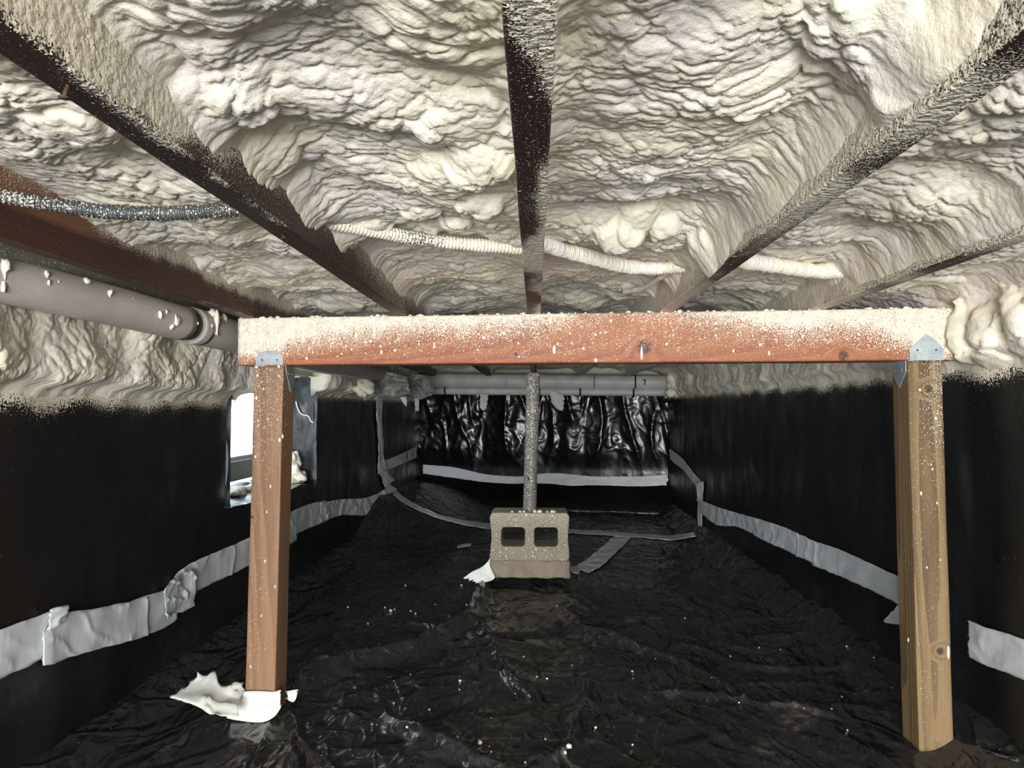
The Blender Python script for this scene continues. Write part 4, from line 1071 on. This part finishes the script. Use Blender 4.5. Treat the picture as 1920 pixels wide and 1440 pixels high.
blob('foam_lump', 'taller ragged foam chunk leaning on the knobbly heap at the window sill', (-1.295, 3.74, WZ0 + 0.095), (0.034, 0.034, 0.052), 709, 'foam lump', amp=0.9)
for k, (px, py, r_) in enumerate(((440, 908, 0.016), (448, 903, 0.024), (458, 907, 0.018), (468, 905, 0.016), (436, 914, 0.012), (474, 903, 0.018))):
    p = at_x(px, py, -1.30)
    blob('foam_lump', 'rubble of foam scraps on the sill in front of the glass', (p[0], p[1], WZ0 + 0.016 + r_ * 0.5), (r_ * 1.4, r_ * 1.4, r_ * 0.8), 710 + k, 'foam lump', 'foam rubble on the window sill', amp=0.7, sub=ICO2)
st = [at_y(px, py, 3.80) for px, py in ((555, 752), (558, 765), (565, 776), (578, 780), (582, 788), (588, 793))]
tag(tube('foam_strand', spline(st, 40), 0.0035, M_TAPE, None, 8, bumps=0.001, seed=3), 'thin white strand hanging in the corner of the window recess', 'strand')
# lumps and torn film under the joists beyond the window
rs = np.random.RandomState(33)
for k, (px, py, r_, Y, lab) in enumerate(((682, 728, 0.05, 4.35, 'ragged foam lump hanging at the near edge of the bunched film'), (735, 722, 0.055, 4.85, 'round grey foam lump hanging behind the vertical tape'),
                                          (770, 728, 0.05, 5.3, 'foam lump hanging above the pale hanging strip'), (797, 730, 0.06, 6.05, 'foam lump clinging to the near end of the far pipes'))):
    blob('foam_lump', lab, at_y(px, py, Y), (r_, 0.06, r_), 720 + k, 'foam lump', None, amp=0.9, sub=ICO3)
for k, (px, py, rx, rz, Y) in enumerate(((1268, 716, 0.07, 0.08, 5.9), (1285, 728, 0.06, 0.05, 5.8), (1262, 735, 0.05, 0.04, 5.9))):
    blob('foam_lump', 'pale foam lump swallowing the ends of the two far pipes', at_y(px, py, Y), (rx, 0.08, rz), 740 + k, 'foam lump', 'foam lumps at the ends of the far pipes', amp=0.9, sub=ICO3)
def scrap(label, cols, Y, seed, m=M_PIPEB, group=None, crumple=0.015):
    return tape(label, cols, lambda a, b, o: at_y(a, b, Y), seed, group, 0, crumple=crumple, jag=0.02, m=m, name='torn_scrap', cat='scrap')
scrap('pointed pale scrap hanging below the narrow pipe', [((900, 738), (900, 764)), ((908, 738), (906, 770)), ((916, 740), (912, 764))], 6.045, 801)
scrap('ragged pale scrap hanging beside the steel column', [((1030, 733), (1034, 755)), ((1045, 734), (1046, 768)), ((1058, 740), (1056, 770))], 5.985, 802)
scrap('pale strip hanging from the foam beyond the window', [((778, 742), (786, 742)), ((778, 758), (786, 758)), ((779, 771), (786, 770))], 5.4, 803)
scrap('grey crumpled film bunched under the joists beyond the window', [((690, 700), (690, 735)), ((715, 695), (712, 742)), ((740, 700), (742, 745)), ((765, 705), (770, 742))], 4.7, 804, M_FILM, crumple=0.05)
scrap('grey film bunched against the near end of the far pipes', [((765, 700), (768, 738)), ((785, 702), (788, 748)), ((805, 706), (812, 742))], 5.2, 805, M_FILM, crumple=0.05)
scrap('small pale scrap hanging over the vertical tape', [((752, 735), (748, 742)), ((760, 740), (756, 755)), ((764, 752), (762, 762))], 4.9, 806)

# ------------------------------------------------------------------ foam crumbs on the floor sheet
rs = np.random.RandomState(77)
spots = [(733, 1146, 4), (770, 1146, 2), (722, 1140, 2), (740, 1143, 2), (760, 1098, 2), (865, 1098, 2.5), (875, 1135, 2.5), (862, 1277, 3), (763, 1364, 3), (982, 1232, 2.5), (805, 1331, 2.5), (1023, 1387, 3), (1186, 1397, 2.5), (1117, 1365, 3), (1066, 1400, 6), (900, 1395, 5), (1060, 1412, 4), (985, 1430, 2.5), (672, 1000, 0)]
for k in range(34):
    spots.append((640 + rs.rand() * 1000, 1105 + rs.rand() ** 0.8 * 320, 1.1 + rs.rand() * 1.2))
for k, (px, py, w_) in enumerate(spots):
    if not w_: continue
    p = on_floor(px, py); s_ = p[1] / F
    o = mesh_obj('foam_crumb', lumpy(ICO1[0], k, 0.5, 1.6) * np.array([w_, w_, w_ * 0.8]) * s_, ICO1[1], M_FOAM, loc=(p[0], p[1], p[2] + 0.3 * w_ * s_))
    tag(o, 'tiny crumb of foam fallen on the wrinkled floor sheet', 'foam crumb', 'foam crumbs on the floor')
